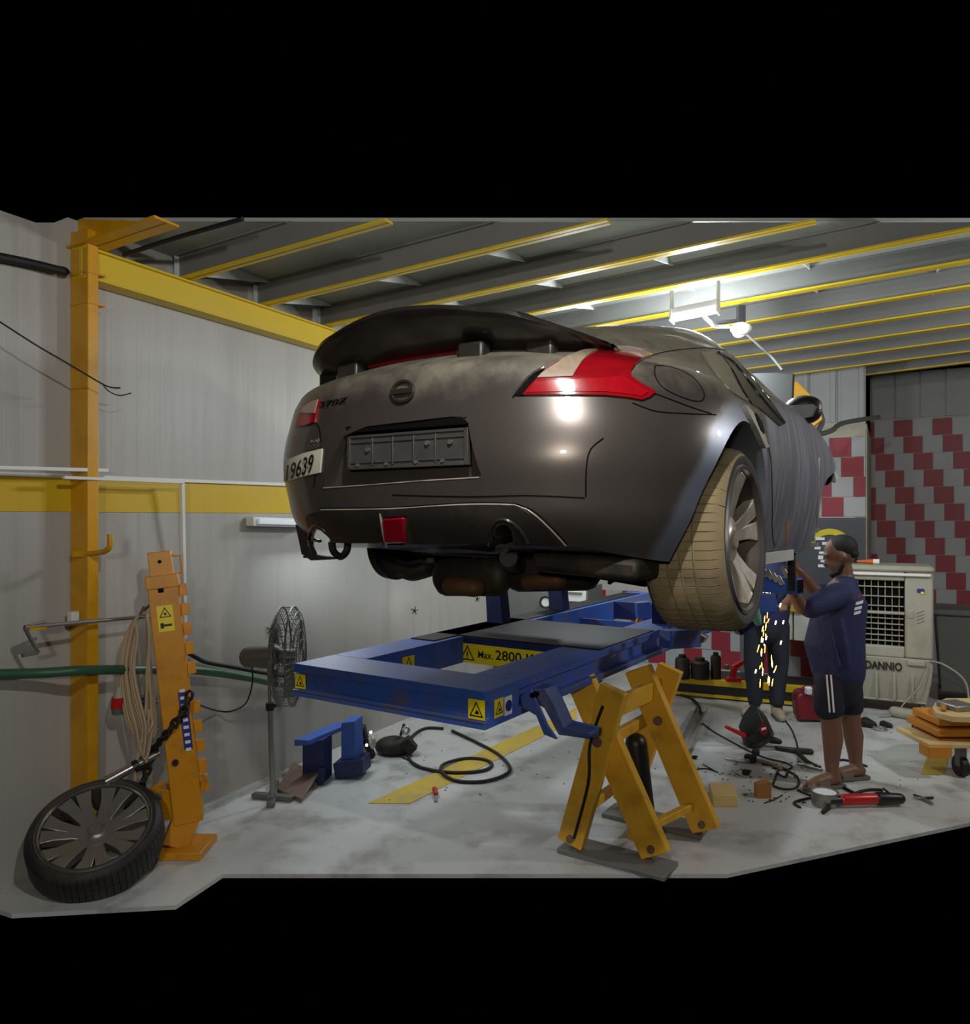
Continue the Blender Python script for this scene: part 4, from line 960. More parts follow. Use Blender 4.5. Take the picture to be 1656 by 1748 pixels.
MB().tube(smooth([P(330, 1385, TY), P(350, 1328, TY), P(345, 1322, TY), P(332, 1320, TY)], 4), .012, 8).build('lever', M_orange, tw)
MB().bar(F(300, 1452) + Z * .04, P(322, 1385, TY), .13, .13).box(F(305, 1452) + Z * .02, V((.16, 0, 0)), V((0, .12, 0)), Z * .02).build('base', M_orange, tw, bevel=.005)
# chain across the tower
def chain(name, pts, label, r=.014, wire=.006):
    th = thing(name, label, 'chain', pts[0]); q = smooth(pts, 24); L = 0; nxt = 0; k = 0
    for a, b in zip(q[:-1], q[1:]):
        L += (b - a).length
        if L >= nxt:
            d = (b - a).normalized(); x, y, _ = frame(d); s_ = x if k % 2 else y
            ring_ = [a + d * math.cos(t) * r * 1.7 + s_ * math.sin(t) * r for t in [2 * PI * i / 12 for i in range(12)]]
            MB().tube(ring_, wire, 6, closed=True).build('link', M_grim, th); nxt += r * 2.5; k += 1
    return th
chain('chain', [P(323, 1188, TY - .13), P(318, 1205, TY - .13), P(300, 1232, TY - .13), P(282, 1255, TY - .12), P(268, 1272, TY - .06), P(262, 1284, TY), P(250, 1320, TY), P(240, 1345, TY - .02), P(232, 1368, TY - .02)], 'dark steel chain slung diagonally across the orange tower', .016, .008)
# coiled beige extension cable with a red plug
ck = thing('cable_coil', 'coil of beige power cable hanging beside the orange tower', 'cable', P(245, 1045, 3.95))
for k in range(8):
    a = random.uniform(-1, 1); wl_ = 207 + k * 3.0 + a; lo = 1262 + (k * 17) % 45
    q = [(250 + a, 1046 + k % 3), (232 - a, 1056), (wl_ + 7, 1090), (wl_, 1140), (wl_ + 3 + k, 1195), (wl_ + 14 + k, 1240), (238 + (k * 5) % 14, lo), (262 - k, 1258 - k * 6), (265 - k * 2, 1220), (258 - k, 1150), (252 + k % 4, 1090), (252, 1056)]
    MB().tube(smooth([P(x, y, 3.93 - .012 * (k % 4) + .02 * math.sin(i)) for i, (x, y) in enumerate(q)], 5, True), .0078, 8, closed=True).build('loop', M_beige, ck)
MB().tube(smooth([P(252, 1160, 3.9), P(248, 1220, 3.9), P(240, 1270, 3.9), P(232, 1310, 3.9), P(230, 1372, 3.9)]), .0075, 8).build('tail', M_beige, ck)
MB().cyl(P(204, 1172, 3.92), P(203, 1190, 3.92), .018, 16, .03).build('plug_sleeve', M_beigep, ck)
MB().cyl(P(203, 1190, 3.92), P(201, 1207, 3.92), .034, 20).build('plug', M_red, ck)
MB().cyl(P(201, 1207, 3.92), P(201, 1219, 3.92), .033, 20, .026).build('plug_cap', M_grey, ck)
MB().tube(smooth([P(258, 1030, 4.0), P(248, 1040, 3.97), P(240, 1048, 3.9), P(246, 1036, 3.88)]), .008, 8).build('hanger', M_bsteel, ck)
# flexible grey conduit behind the chain
cv = MB()
for k in range(16): cv.torus(P(252 + 5 * math.sin(k * 1.2), 1190 + k * 8, 4.02), tdir + V((.1, 0, 0)), .034, .010, 20, 6)
tag(cv.build('corrugated_hose', M_grey, None), 'grey corrugated hose hanging between the cable coil and the tower', 'hose')
# steel ram leaning on the tower
rm = thing('steel_ram', 'bright steel tube with a black collar leaning from wheel to tower', 'tube', P(230, 1305, 3.9))
MB().tube([P(180, 1335, 3.82), P(230, 1308, 3.9)], .026, 18).build('sleeve', M_chrome, rm)
MB().tube([P(228, 1309, 3.9), P(272, 1285, 3.98)], .017, 16).build('rod', M_bsteel, rm)
MB().tube([P(228, 1310, 3.895), P(238, 1304, 3.91)], .032, 18).build('collar', M_blackp, rm)
# loose wheel lying against the tower foot
lw = thing('spare_wheel', 'loose dark alloy wheel lying tilted by the tower foot', 'wheel', F(163, 1470))
nrm = V((.12, -.48, .87)).normalized()
wheel(lw, P(163, 1416, 3.62) - nrm * .06, nrm, R=.300, rl=.245, tw=.20, spokes=7, dusty=False, m_rim=M_bsteel, phase=.4)
# pedestal fan
fn = thing('pedestal_fan', 'grey pedestal fan seen from the side near the wall', 'fan', F(463, 1366))
FYd = 4.62
def FP(px, py, dy=0.0): return P(px, py, FYd + dy)
MB().tube([FP(466, 1362), FP(461, 1205)], .017, 14).build('pole', M_bsteel, fn)
MB().tube([FP(461, 1210), FP(459, 1140)], .011, 12).build('inner_pole', M_bsteel, fn)
MB().cyl(FP(461, 1212), FP(461, 1200), .026, 16).build('collar', M_blackp, fn)
MB().bar(FP(461, 1206), FP(473, 1204), .02, .02).build('clamp_knob', M_blackp, fn, bevel=.004)
MB().limb([FP(424, 1122), FP(470, 1118)], [(.055, .065), (.05, .06)], 18).build('motor', M_grey, fn)
MB().bar(FP(440, 1135), FP(468, 1137), .05, .03).build('yoke', M_grey, fn, bevel=.005)
MB().tube(smooth([FP(430, 1138), FP(431, 1165), FP(420, 1200), FP(395, 1214), FP(370, 1213), P(340, 1203, 4.2), P(324, 1192, 4.08)]), .005, 6).build('power_cord', M_black, fn)
fc = FP(494, 1120); fa = V((.99, .06, .02)).normalized(); fx_, fy_, _ = frame(fa)
cg = MB()
def fring(r, h): return [fc + fa * h + (fx_ * math.cos(t) + fy_ * math.sin(t)) * r for t in [2 * PI * i / 48 for i in range(48)]]
for r, h in ((.30, -.045), (.30, .03), (.27, .055), (.22, .065), (.16, .072), (.10, .076), (.05, .078), (.26, -.07), (.2, -.08), (.13, -.085)): cg.tube(fring(r, h), .003 if r < .3 else .006, 5, closed=True)
for i in range(44):
    t = 2 * PI * i / 44; e = fx_ * math.cos(t) + fy_ * math.sin(t)
    cg.tube([fc + e * .05 + fa * .078, fc + e * .2 + fa * .067, fc + e * .295 + fa * .03, fc + e * .30 - fa * .045, fc + e * .2 - fa * .08, fc + e * .08 - fa * .085], .0022, 4, cap=False)
tag(cg.build('guard', M_grey, fn), kind='stuff')
for i in range(3):
    t = 2 * PI * i / 3 + .5; e = fx_ * math.cos(t) + fy_ * math.sin(t); g = -fx_ * math.sin(t) + fy_ * math.cos(t)
    MB().prism([fc + e * .04 - g * .03 - fa * .02, fc + e * .24 - g * .07 - fa * .03, fc + e * .26 + g * .05 + fa * .02, fc + e * .04 + g * .03 + fa * .015], fa * .004).build('blade', M_grey, fn)
MB().cyl(fc - fa * .05, fc + fa * .04, .045, 18).build('fan_hub', M_grey, fn)
fb = F(480, 1360)
MB().bar(F(432, 1362) + Z * .02, F(500, 1368) + Z * .02, .05, .03).bar(F(470, 1340) + Z * .02, F(462, 1380) + Z * .02, .05, .03).build('foot', M_grey, fn, bevel=.006)
o = MB().prism([F(472, 1352) + Z * .002, F(500, 1318) + Z * .05, F(544, 1340) + Z * .06, F(515, 1372) + Z * .01], Z * .02).build('floor_plate', M_rust, None, bevel=.003)
tag(o, 'dirty flat metal plate leaning on the fan foot', 'plate')

# ================================================================== UNDER THE LIFT
def FZ(px, py, z): return F(px, py) + Z * z
b1 = thing('clamp_stand', 'left blue clamp stand on the floor with a slanted top plate', 'clamp', F(535, 1338), 'blue clamp stands on the floor')
Yc = F(535, 1338).y
MB().prism([P(x, y, Yc) for x, y in [(516, 1270), (552, 1262), (552, 1318), (552, 1336), (545, 1339), (516, 1326)]], V((.03, .14, 0))).build('stand', M_bluedk, b1, bevel=.005)
MB().prism([P(x, y, Yc - .05) for x, y in [(502, 1262), (526, 1264), (528, 1272), (502, 1274)]], V((.21, .35, .0)) + Z * .02).build('slanted_plate', M_blue, b1, bevel=.005)
MB().prism([P(x, y, Yc - .03) for x, y in [(542, 1312), (553, 1312), (550, 1346), (541, 1346)]], V((0, .05, 0))).build('foot', M_bluedk, b1, bevel=.003)
b2 = thing('clamp_stand', 'right blue clamp stand on the floor with a square upright', 'clamp', F(595, 1328), 'blue clamp stands on the floor')
Yc = F(595, 1328).y
MB().prism([P(x, y, Yc) for x, y in [(582, 1234), (605, 1231), (607, 1300), (582, 1300)]], V((.03, .16, 0))).build('upright', M_blue, b2, bevel=.006)
MB().prism([P(x, y, Yc - .03) for x, y in [(568, 1304), (582, 1300), (618, 1296), (620, 1322), (605, 1328), (572, 1330)]], V((.03, .16, 0))).build('base', M_bluedk, b2, bevel=.005)
gb = thing('gearbox', 'black and silver gearbox part beside the blue clamp stands', 'gearbox', F(622, 1300))
Yc = F(622, 1300).y
MB().bar(P(612, 1240, Yc), P(620, 1272, Yc), .09, .09).bar(P(618, 1262, Yc), P(630, 1296, Yc), .08, .1).build('casing', M_grim, gb, bevel=.012)
MB().ball(P(634, 1268, Yc), (.035, .04, .05), 14, 10).bar(P(615, 1268, Yc - .05), P(625, 1290, Yc - .05), .03, .03).build('alloy_cover', M_alu, gb, bevel=.004)
for k in range(4): MB().cyl(P(612 + 7 * k, 1250 + 11 * (k % 3), Yc - .07), P(612 + 7 * k, 1250 + 11 * (k % 3), Yc), .012, 10).build('bolt', M_chrome, gb)
eg = thing('engine_part', 'greasy black engine part in a heap under the lift', 'engine part', F(680, 1286))
Yc = F(680, 1286).y
mb = MB().ball(P(672, 1274, Yc) , (.14, .11, .075), 18, 10); mb.bar(P(690, 1262, Yc - .04), P(706, 1282, Yc - .04), .10, .08)
mb.build('housing', M_grim, eg, bevel=.01)
MB().torus(P(693, 1247, Yc - .05), V((.2, -1, .2)), .022, .010, 20, 8).build('flange', M_chrome, eg)
MB().bar(P(684, 1255, Yc), P(690, 1236, Yc), .03, .02).build('stud', M_grim, eg)
# black hose coil on the floor
cable('floor_hose', [FZ(757, 1246, .012), FZ(725, 1246, .012), FZ(702, 1262, .012), FZ(695, 1285, .012), FZ(705, 1306, .012), FZ(735, 1317, .012), FZ(780, 1322, .012), FZ(825, 1318, .012), FZ(840, 1308, .012), FZ(825, 1299, .012), FZ(790, 1298, .012), FZ(757, 1310, .02), FZ(755, 1324, .02), FZ(780, 1336, .012), FZ(825, 1337, .012), FZ(862, 1326, .012), FZ(870, 1312, .012), FZ(850, 1290, .012), FZ(810, 1268, .012), FZ(772, 1250, .012)], .012, M_black, None, 'black hose lying in loops on the floor under the lift', 'hose', 8)
cable('floor_cable', [FZ(668, 1286, .006), FZ(700, 1300, .006), FZ(730, 1316, .006), FZ(760, 1322, .006)], .007, M_black, None, 'short black cable trailing from the engine part to the looped hose', 'cable')
sd = thing('bulb_holder', 'small red bulb holder with two wires on the floor', 'bulb holder', F(743, 1362))
MB().limb([FZ(742, 1353, .02), FZ(744, 1361, .02)], [.018, .014], 12).build('cap', M_red, sd)
for d in (-1, 1): MB().tube([FZ(744, 1361, .02), FZ(744 + d * 2, 1370, .006)], .004, 6).build('wire', M_bsteel, sd)

# ================================================================== RIGHT SIDE: COOLER, BENCH, CART, CLUTTER
cl = thing('air_cooler', 'large dusty beige evaporative air cooler with front grille behind the mechanic', 'air cooler', F(1540, 1222))
C0 = F(1594, 1226); 
def CO(a, b, c): return C0 - EH * a + D1 * b + Z * c
CWd, CDp = .80, .50
def cbox(name, a0, a1, b0, b1, c0, c1, m, parent=cl, bevel=.01):
    return MB().box(CO((a0 + a1) / 2, (b0 + b1) / 2, (c0 + c1) / 2), EH * (a1 - a0) / 2, D1 * (b1 - b0) / 2, Z * (c1 - c0) / 2).build(name, m, parent, bevel=bevel)
tk = MB().prism([CO(.05, 0.03, .10), CO(CWd - .05, 0.03, .10), CO(CWd - .05, CDp - .03, .10), CO(.05, CDp - .03, .10)], Z * .02)
vs = [CO(a, b, c) for c, i in ((.10, .05), (.30, .015), (.50, 0)) for a, b in ((i, i), (CWd - i, i), (CWd - i, CDp - i), (i, CDp - i))]
tk.add(vs, [(3, 2, 1, 0), (8, 9, 10, 11)] + [(r * 4 + k, r * 4 + (k + 1) % 4, r * 4 + 4 + (k + 1) % 4, r * 4 + 4 + k) for r in (0, 1) for k in range(4)])
tank = tk.build('water_tank', M_beigep, cl, bevel=.012)
for a in (.16, .30, .44, .58): cbox('rib', a - .012, a + .012, -.006, .03, .12, .36, M_beigep, tank, .006)
cbox('latch', .06, .20, -.02, .03, .44, .49, M_beigep, tank, .012)
lettering('lettering', 'DANNIO', CO(.385, -.001, .42), EH, Z, .29, .075, M_ink, tank, .004, .03)
sh = MB()
cbox('back_shell', 0, CWd, .06, CDp, .50, 1.26, M_beigep, cl, .03)
cbox('front_frame', 0, .22, 0, .08, .50, 1.26, M_beigep, cl, .02)
cbox('front_frame', .74, CWd, 0, .08, .50, 1.26, M_beigep, cl, .015)
cbox('front_frame', .22, .74, 0, .08, 1.18, 1.26, M_beigep, cl, .012)
cbox('front_frame', .22, .74, 0, .08, .50, .60, M_beigep, cl, .012)
cbox('front_frame', .22, .74, -.004, .05, .88, .905, M_beigep, cl, .008)
cbox('grille_dark', .20, .76, .055, .07, .55, 1.20, M_gap, cl, 0)
cbox('top_cover', -.01, CWd + .01, -.015, CDp + .01, 1.26, 1.315, M_beigep, cl, .03)
cbox('top_lip', .02, CWd, -.03, .0, 1.225, 1.25, M_white, cl, .008)
for k in range(5): cbox('louvre', .23, .73, .012, .03, .64 + k * .05, .648 + k * .05, M_beigep, cl, 0)
for k in range(3): cbox('louvre', .23, .73, .012, .03, .95 + k * .085, .958 + k * .085, M_beigep, cl, 0)
for k in range(9): cbox('grille_bar', .26 + k * .055, .266 + k * .055, .034, .046, .60, 1.18, M_beigep, cl, 0)
cbox('display', .07, .125, -.008, .01, 1.085, 1.12, M_inkblue, cl, .004); MB().cyl(CO(.085, -.012, 1.085), CO(.085, 0, 1.085), .012, 12).build('knob', M_sticker, cl)
cbox('badge', .15, .20, -.006, .01, .85, .93, M_beigep, cl, .01)
for i in range(4):
    q = CO(.10, -.002, .86 - .0 * i); MB().bar(q + Z * (.03 * i - .05) - EH * .03, q + Z * (.03 * i - .02) + EH * .03, .004, .004).build('scribble', M_grey, cl)
sv_ = MB()
for k in range(26): sv_.box(C0 + EH * .002 + D1 * .12 + Z * (.58 + k * .024), EH * .004, D1 * .03, Z * .007)
sv_.build('side_vent', M_grey, cl, smooth=False)
for a in (.08, CWd - .08):
    for b in (.08, CDp - .08): MB().cyl(CO(a - .015, b, .05), CO(a + .015, b, .05), .05, 16).build('castor', M_grey, cl); cbox('castor_fork', a - .02, a + .02, b - .02, b + .02, .05, .11, M_grey, cl, .004)
cable('cooler_cord', [CO(.03, -.02, .50), CO(-.08, .0, .47), CO(-.22, .02, .36), CO(-.26, .04, .2), CO(-.24, -.02, .01)], .008, M_beigep, None, 'pale hose curving down from the right side of the air cooler', 'hose')
cable('power_cord', [CO(.04, -.02, .46), CO(.10, -.03, .28), CO(.22, -.05, .12), CO(.30, -.12, .03), CO(.42, -.2, .008)], .006, M_beigep, None, 'thin pale cord hanging in front of the air cooler tank', 'cord')
sc_ = MB().limb([CO(.30, -.12, .05), CO(.16, -.14, .04)], [.045, .05], 14)
tag(sc_.build('dusty_rag', M_beigep, None), 'crumpled dusty rag on the floor at the cooler front', 'rag')
ob = thing('sealant_tube', 'orange tube with white cap lying on the air cooler', 'tube', CO(.52, .15, 1.32))
MB().limb([CO(.60, .14, 1.34), CO(.47, .15, 1.34)], [.008, .024], 12).build('tube', mat('orange_label', (214, 96, 34), .45), ob)
MB().cyl(CO(.47, .15, 1.34), CO(.42, .15, 1.34), .024, 14).build('cap', M_white, ob)
bt = thing('dark_bottle', 'small dark bottle standing on the air cooler', 'bottle', CO(.64, .3, 1.315))
MB().lathe([(.001, 0), (.035, 0), (.037, .1), (.03, .13), (.014, .15), (.014, .17), (.001, .17)], CO(.64, .3, 1.315), Z, 18).build('bottle_body', M_blackp, bt)
MB().cyl(CO(.64, .3, 1.48), CO(.64, .3, 1.51), .017, 14).build('cap', M_paper, bt)
bn = thing('waste_bin', 'tall grey bin with lid to the right of the air cooler', 'bin', F(1640, 1192))
B0 = F(1640, 1192)
def taper(o, hx0, hy0, hx1, hy1, z0, z1):
    vs = [o + EH * sx * (hx0 if z == z0 else hx1) + D1 * sy * (hy0 if z == z0 else hy1) + Z * z for z in (z0, z1) for sx, sy in ((-1, -1), (1, -1), (1, 1), (-1, 1))]
    return MB().add(vs, [(3, 2, 1, 0), (4, 5, 6, 7)] + [(k, (k + 1) % 4, 4 + (k + 1) % 4, 4 + k) for k in range(4)])
taper(B0, .17, .2, .22, .25, .05, .82).build('bin_body', M_grey, bn, bevel=.012)
MB().box(B0 + Z * .85, EH * .25, D1 * .28, Z * .03).build('lid', M_grey, bn, bevel=.015)
MB().cyl(B0 - D1 * .14 - EH * .19 + Z * .07, B0 - D1 * .14 + EH * .19 + Z * .07, .07, 18).build('axle_wheels', M_black, bn)
# workbench with yellow edge, drawers
wbn = thing('workbench', 'grey workbench with a yellow front edge behind the two men', 'workbench', F(1370, 1208))
w0, w1_ = P(1262, 1042, 7.75), P(1425, 1046, 7.22); w0.z = w1_.z = .86
xb_ = (w1_ - w0).normalized(); yb_ = V((-xb_.y, xb_.x, 0)); Lb = (w1_ - w0).length; mid_ = (w0 + w1_) / 2
MB().box(mid_ + yb_ * .25, xb_ * Lb / 2, yb_ * .25, Z * .02).build('bench_top', M_grey, wbn, bevel=.004)
MB().box(mid_ - yb_ * .006 - Z * .01, xb_ * Lb / 2, yb_ * .008, Z * .036).build('front_edge', M_yflange, wbn, bevel=.003)
for k in (.22, .58): 
    o = MB().box(w0 + xb_ * (Lb * k + .16) + yb_ * .2 - Z * .19, xb_ * .155, yb_ * .18, Z * .14).build('drawer', M_beigep if False else M_white, wbn, bevel=.006)
for k in (.03, .97):
    for b in (.04, .44): MB().bar(w0 + xb_ * Lb * k + yb_ * b - Z * .02, V(((w0 + xb_ * Lb * k + yb_ * b).x, (w0 + xb_ * Lb * k + yb_ * b).y, 0)), .05, .05).build('leg', M_grey, wbn)
cu = thing('white_mug', 'white mug and papers on the yellow edged bench', 'mug', P(1352, 1034, 7.6))
MB().cyl(V((P(1352, 0, 7.5).x, 7.62, .88)), V((P(1352, 0, 7.5).x, 7.62, .97)), .045, 20).build('mug_body', M_white, cu)
MB().torus(V((P(1352, 0, 7.5).x + .06, 7.62, .925)), V((0, 1, 0)), .025, .007, 16, 6).build('handle', M_white, cu)
# low yellow edged ramp on the floor behind
rp = thing('floor_ramp', 'low black steel ramp with yellow edges lying behind the two men', 'ramp', F(1270, 1196))
r0, r1 = F(1118, 1184), F(1420, 1212); rx = (r1 - r0).normalized(); ry = V((-rx.y, rx.x, 0)); Lr_ = (r1 - r0).length; rm_ = (r0 + r1) / 2
MB().box(rm_ + ry * .3 + Z * .085, rx * Lr_ / 2, ry * .3, Z * .075).build('ramp_body', M_blackp, rp, bevel=.004)
MB().box(rm_ - ry * .004 + Z * .155, rx * Lr_ / 2, ry * .006, Z * .026).box(rm_ + ry * .04 + Z * .182, rx * Lr_ / 2, ry * .045, Z * .003).build('upper_edge', M_yflange, rp)
MB().box(rm_ - ry * .006 + Z * .03, rx * Lr_ / 2, ry * .006, Z * .014).build('lower_edge', M_yflange, rp)
rj = thing('red_jack', 'small red trolley jack standing on the black ramp', 'jack', P(1250, 1160, 7.2))
q = P(1250, 1166, 7.15); q.z = .19
MB().bar(q, q + V((.02, .0, .14)), .05, .05).bar(q + V((.0, 0, .13)), q + V((.14, .02, .20)), .05, .04).bar(q + V((-.06, 0, .02)), q + V((.08, 0, .02)), .06, .04).build('jack_frame', M_red, rj, bevel=.006)
MB().cyl(q + V((-.05, -.03, .14)), q + V((-.05, .03, .14)), .02, 12).build('roller', M_chrome, rj)
for px, w, h, lab in ((1165, .14, .20, 'squat grimy can among the clutter on the black ramp'), (1195, .18, .17, 'wide grimy drum among the clutter on the black ramp'), (1222, .10, .22, 'slim grimy can beside the red jack on the ramp')):
    q = P(px, 1160, 7.3); q.z = .19; tag(MB().lathe([(.001, 0), (w / 2, 0), (w / 2, h * .9), (w / 2 * .8, h), (w / 4, h), (w / 4, h + .03), (.001, h + .03)], q, Z, 18).build('oil_can', M_grim, None), lab, 'can', 'grimy cans on the ramp')
# tool chest and locker seen below the car
tc_ = thing('tool_chest', 'white drawer tool chest seen in the gap under the car', 'tool chest', P(982, 1060, 7.9))
q = P(985, 1000, 7.9); q.z = .52
MB().box(q, EH * .20, D1 * .22, Z * .52).build('chest_body', M_grey, tc_, bevel=.006)
for k in range(6):
    d_ = MB().box(q - D1 * .225 + Z * (.43 - k * .155), EH * .185, D1 * .012, Z * .062).build('drawer', M_white, tc_, bevel=.006)
    MB().box(q - D1 * .242 + Z * (.455 - k * .155), EH * .15, D1 * .006, Z * .01).build('handle', M_bsteel, d_)
cable('green_lead', [q + V((-.10, 0, .53)), q + V((-.02, -.05, .62)), q + V((.05, -.12, .57)), q + V((.12, -.16, .54))], .018, M_green, None, 'short green lead lying on the white tool chest', 'lead')
lk = thing('grey_locker', 'plain grey locker with a round badge seen under the car', 'locker', P(905, 1060, 7.7))
q = P(905, 1030, 7.75); 
MB().box(V((q.x, q.y + .2, .56)), EH * .26, D1 * .2, Z * .56).build('locker_body', M_steel, lk, bevel=.006)
bq = P(932, 1028, 7.53)
MB().torus(bq, V((-.1, -1, 0)), .055, .012, 28, 8).build('badge_ring', M_ink, lk); MB().cyl(bq, bq + V((.0, .06, 0)), .05, 24).build('badge_face', M_white, lk)
# orange cart at the right edge
ct = thing('tool_cart', 'orange wheeled work cart at the right edge with a wooden top', 'cart', F(1640, 1318))
cy = 5.12
def cb(px0, px1, py0, py1, y0, y1, name, m, bevel=.006): a, b = P(px0, py1, y0), P(px1, py0, y0); return MB().box(V(((a.x + b.x) / 2, (y0 + y1) / 2, (a.z + b.z) / 2)), V(((b.x - a.x) / 2, 0, 0)), V((0, (y1 - y0) / 2, 0)), Z * (b.z - a.z) / 2).build(name, m, ct, bevel=bevel)
top_ = [P(x, 1226, y) for x, y in ((1592, 5.25), (1598, 5.1), (1625, 5.0), (1720, 4.95), (1720, 5.5), (1615, 5.5), (1597, 5.38))]
zt_ = P(1600, 1226, 5.1).z
MB().prism([V((p.x, p.y, zt_)) for p in top_], Z * .04).build('wooden_top', M_tan, ct, bevel=.004)
cb(1603, 1720, 1228, 1240, 5.08, 5.4, 'upper_rail', M_cart); cb(1600, 1720, 1246, 1258, 5.05, 5.42, 'drawer', M_cart); cb(1604, 1720, 1262, 1272, 5.08, 5.4, 'lower_rail', M_cart)
cb(1586, 1626, 1275, 1295, 4.98, 5.10, 'step_block', M_cart); cb(1586, 1720, 1270, 1278, 5.0, 5.4, 'shelf', M_tan)
for px in (1640, 1705):
    q = P(px, 1300, 5.1); MB().cyl(V((q.x - .02, 5.1, .07)), V((q.x + .02, 5.1, .07)), .07, 20).build('castor', M_black, ct); MB().bar(V((q.x, 5.1, .07)), V((q.x, 5.1, P(0, 1276, 5.1).z)), .05, .05).build('castor_fork', M_grey, ct)
pk_ = MB().box(V((P(1640, 0, 5.15).x, 5.2, zt_ + .06)), V((.08, .02, 0)), V((-.02, .09, 0)), Z * .022)
tag(pk_.build('parts_packet', M_bsteel, None, bevel=.012), 'silver and blue parts packet on the orange cart', 'packet')
tag(MB().limb([V((P(1606, 0, 5.15).x, 5.12, zt_ + .055)), V((P(1622, 0, 5.15).x, 5.22, zt_ + .055))], [.018, .02], 10).build('brown_roll', M_wood2, None), 'short brown tape roll on the wooden cart top', 'roll')

# things on the floor, right of the lift
sc = thing('steel_channel', 'long galvanised steel channel lying on the floor behind the yellow leg', 'steel profile', F(1185, 1255))
a, b = F(1158, 1298), F(1199, 1216); dx = (b - a).normalized(); sx = V((dx.y, -dx.x, 0))
MB().prism([a + sx * u + Z * w for u, w in ((-.05, 0), (-.05, .05), (-.042, .05), (-.042, .008), (.042, .008), (.042, .05), (.05, .05), (.05, 0))], b - a).build('profile', M_chrome, sc)
wm = thing('welding_mask', 'black welding hood with a red sticker lying on the floor', 'welding mask', F(1295, 1276))
Y0 = F(1295, 1276).y
mk = [(1291, 1206), (1310, 1224), (1322, 1250), (1319, 1262), (1300, 1276), (1278, 1279), (1272, 1262), (1268, 1246), (1276, 1226)]
cen = P(1296, 1246, Y0); vs = []; fs = []
for r, (k, dy) in enumerate(((1.0, .10), (1.0, .02), (.82, -.05), (.45, -.10))):
    for x, y in mk: p = P(x, y, Y0); q = cen + (p - cen) * k; vs.append(q + V((0, dy, 0)))
n = len(mk)
for r in range(3):
    for k in range(n): fs.append((r * n + k, r * n + (k + 1) % n, r * n + n + (k + 1) % n, r * n + n + k))
fs += [tuple(range(n)), tuple(range(4 * n - 1, 3 * n - 1, -1))]
MB().add(vs, fs).build('shell', M_blackp, wm, bevel=.006)
MB().prism([P(x, y, Y0 - .105) for x, y in [(1297, 1238), (1304, 1232), (1312, 1242), (1310, 1254), (1302, 1256), (1296, 1248)]], V((0, .03, 0))).build('red_sticker', M_dkred, wm)
MB().prism([P(x, y, Y0 - .108) for x, y in [(1300, 1243), (1308, 1241), (1308, 1245), (1300, 1247)]], V((0, .01, 0))).build('sticker_print', M_paper, wm)
MB().limb([P(1272, 1256, Y0 - .03), P(1240, 1241, Y0 - .08)], [.018, .014], 12).build('red_handle', M_red, wm)
MB().limb([P(1315, 1262, Y0), P(1330, 1266, Y0 - .02)], [.03, .022], 12).build('chin_rest', M_blackp, wm)
jc = thing('jerry_can', 'dark red plastic jerry can on the floor behind the mechanic', 'jerry can', F(1378, 1234))
Y0 = F(1378, 1234).y
MB().prism([P(x, y, Y0) for x, y in [(1358, 1192), (1366, 1182), (1395, 1182), (1404, 1190), (1408, 1232), (1362, 1230)]], V((.04, .20, 0))).build('can_body', M_dkred, jc, bevel=.025)
MB().tube(smooth([P(1368, 1186, Y0 + .08), P(1372, 1174, Y0 + .08), P(1390, 1173, Y0 + .08), P(1396, 1186, Y0 + .08)], 5), .014, 10).build('handle', M_dkred, jc)
MB().cyl(P(1380, 1183, Y0 - .01), P(1380, 1174, Y0 - .02), .03, 16).build('cap', M_paper, jc)
wb = thing('wood_block', 'pale wooden block on the floor right of the yellow lift leg', 'wood block', F(1234, 1372))
c = F(1234, 1366); MB().box(c + Z * .035, V((.075, .0, 0)) , V((.02, .11, 0)), Z * .035).build('block', M_wood, wb, bevel=.004)
wb2 = thing('wood_block', 'small brown wooden block with a cut notch on the floor', 'wood block', F(1302, 1362))
c = F(1302, 1360); MB().box(c + Z * .04, V((.045, 0, 0)), V((0, .03, 0)), Z * .04).prism([c + V((-.045, -.03, .08)), c + V((.045, -.03, .08)), c + V((.045, -.03, .10)), c + V((.02, -.03, .105))], V((0, .06, 0))).build('block', M_wood2, wb2, bevel=.003)
gr = thing('angle_grinder', 'red and black angle grinder on the floor at the picture bottom', 'angle grinder', F(1490, 1375))
g0, g1 = F(1440, 1378) + Z * .045, F(1500, 1376) + Z * .045
MB().limb([g0, g1], [.034, .034], 18).build('motor_body', M_red, gr)
MB().limb([g1, F(1536, 1376) + Z * .045], [.040, .032], 16).build('gear_head', M_blackp, gr)
MB().limb([F(1418, 1380) + Z * .045, g0], [.024, .026], 14).build('grip', M_blackp, gr)
MB().tube([F(1503, 1374) + Z * .06, P(1508, 1346, F(1503, 1374).y), F(1522, 1374) + Z * .06], .007, 8).build('guard_rod', M_blackp, gr)
cable('grinder_cord', [FZ(1418, 1380, .03), FZ(1405, 1390, .01), FZ(1440, 1366, .01), FZ(1475, 1358, .03), FZ(1505, 1362, .05)], .010, M_black, None, 'thick black cord arching over the red grinder', 'cord')
pcan = thing('paint_can', 'open paint can with a pale rim on the floor below the sandal', 'can', F(1418, 1372))
c = F(1408, 1374)
MB().lathe([(.001, 0), (.075, 0), (.075, .075), (.080, .078), (.080, .084), (.070, .084), (.070, .076), (.001, .074)], c, Z, 36).build('can_body', M_bsteel, pcan)
MB().lathe([(.001, .078), (.068, .078), (.068, .07)], c, Z, 32).build('paint_surface', M_paper, pcan)
pl = thing('pliers', 'steel pliers lying open on the floor at the lower right', 'pliers', F(1570, 1368))
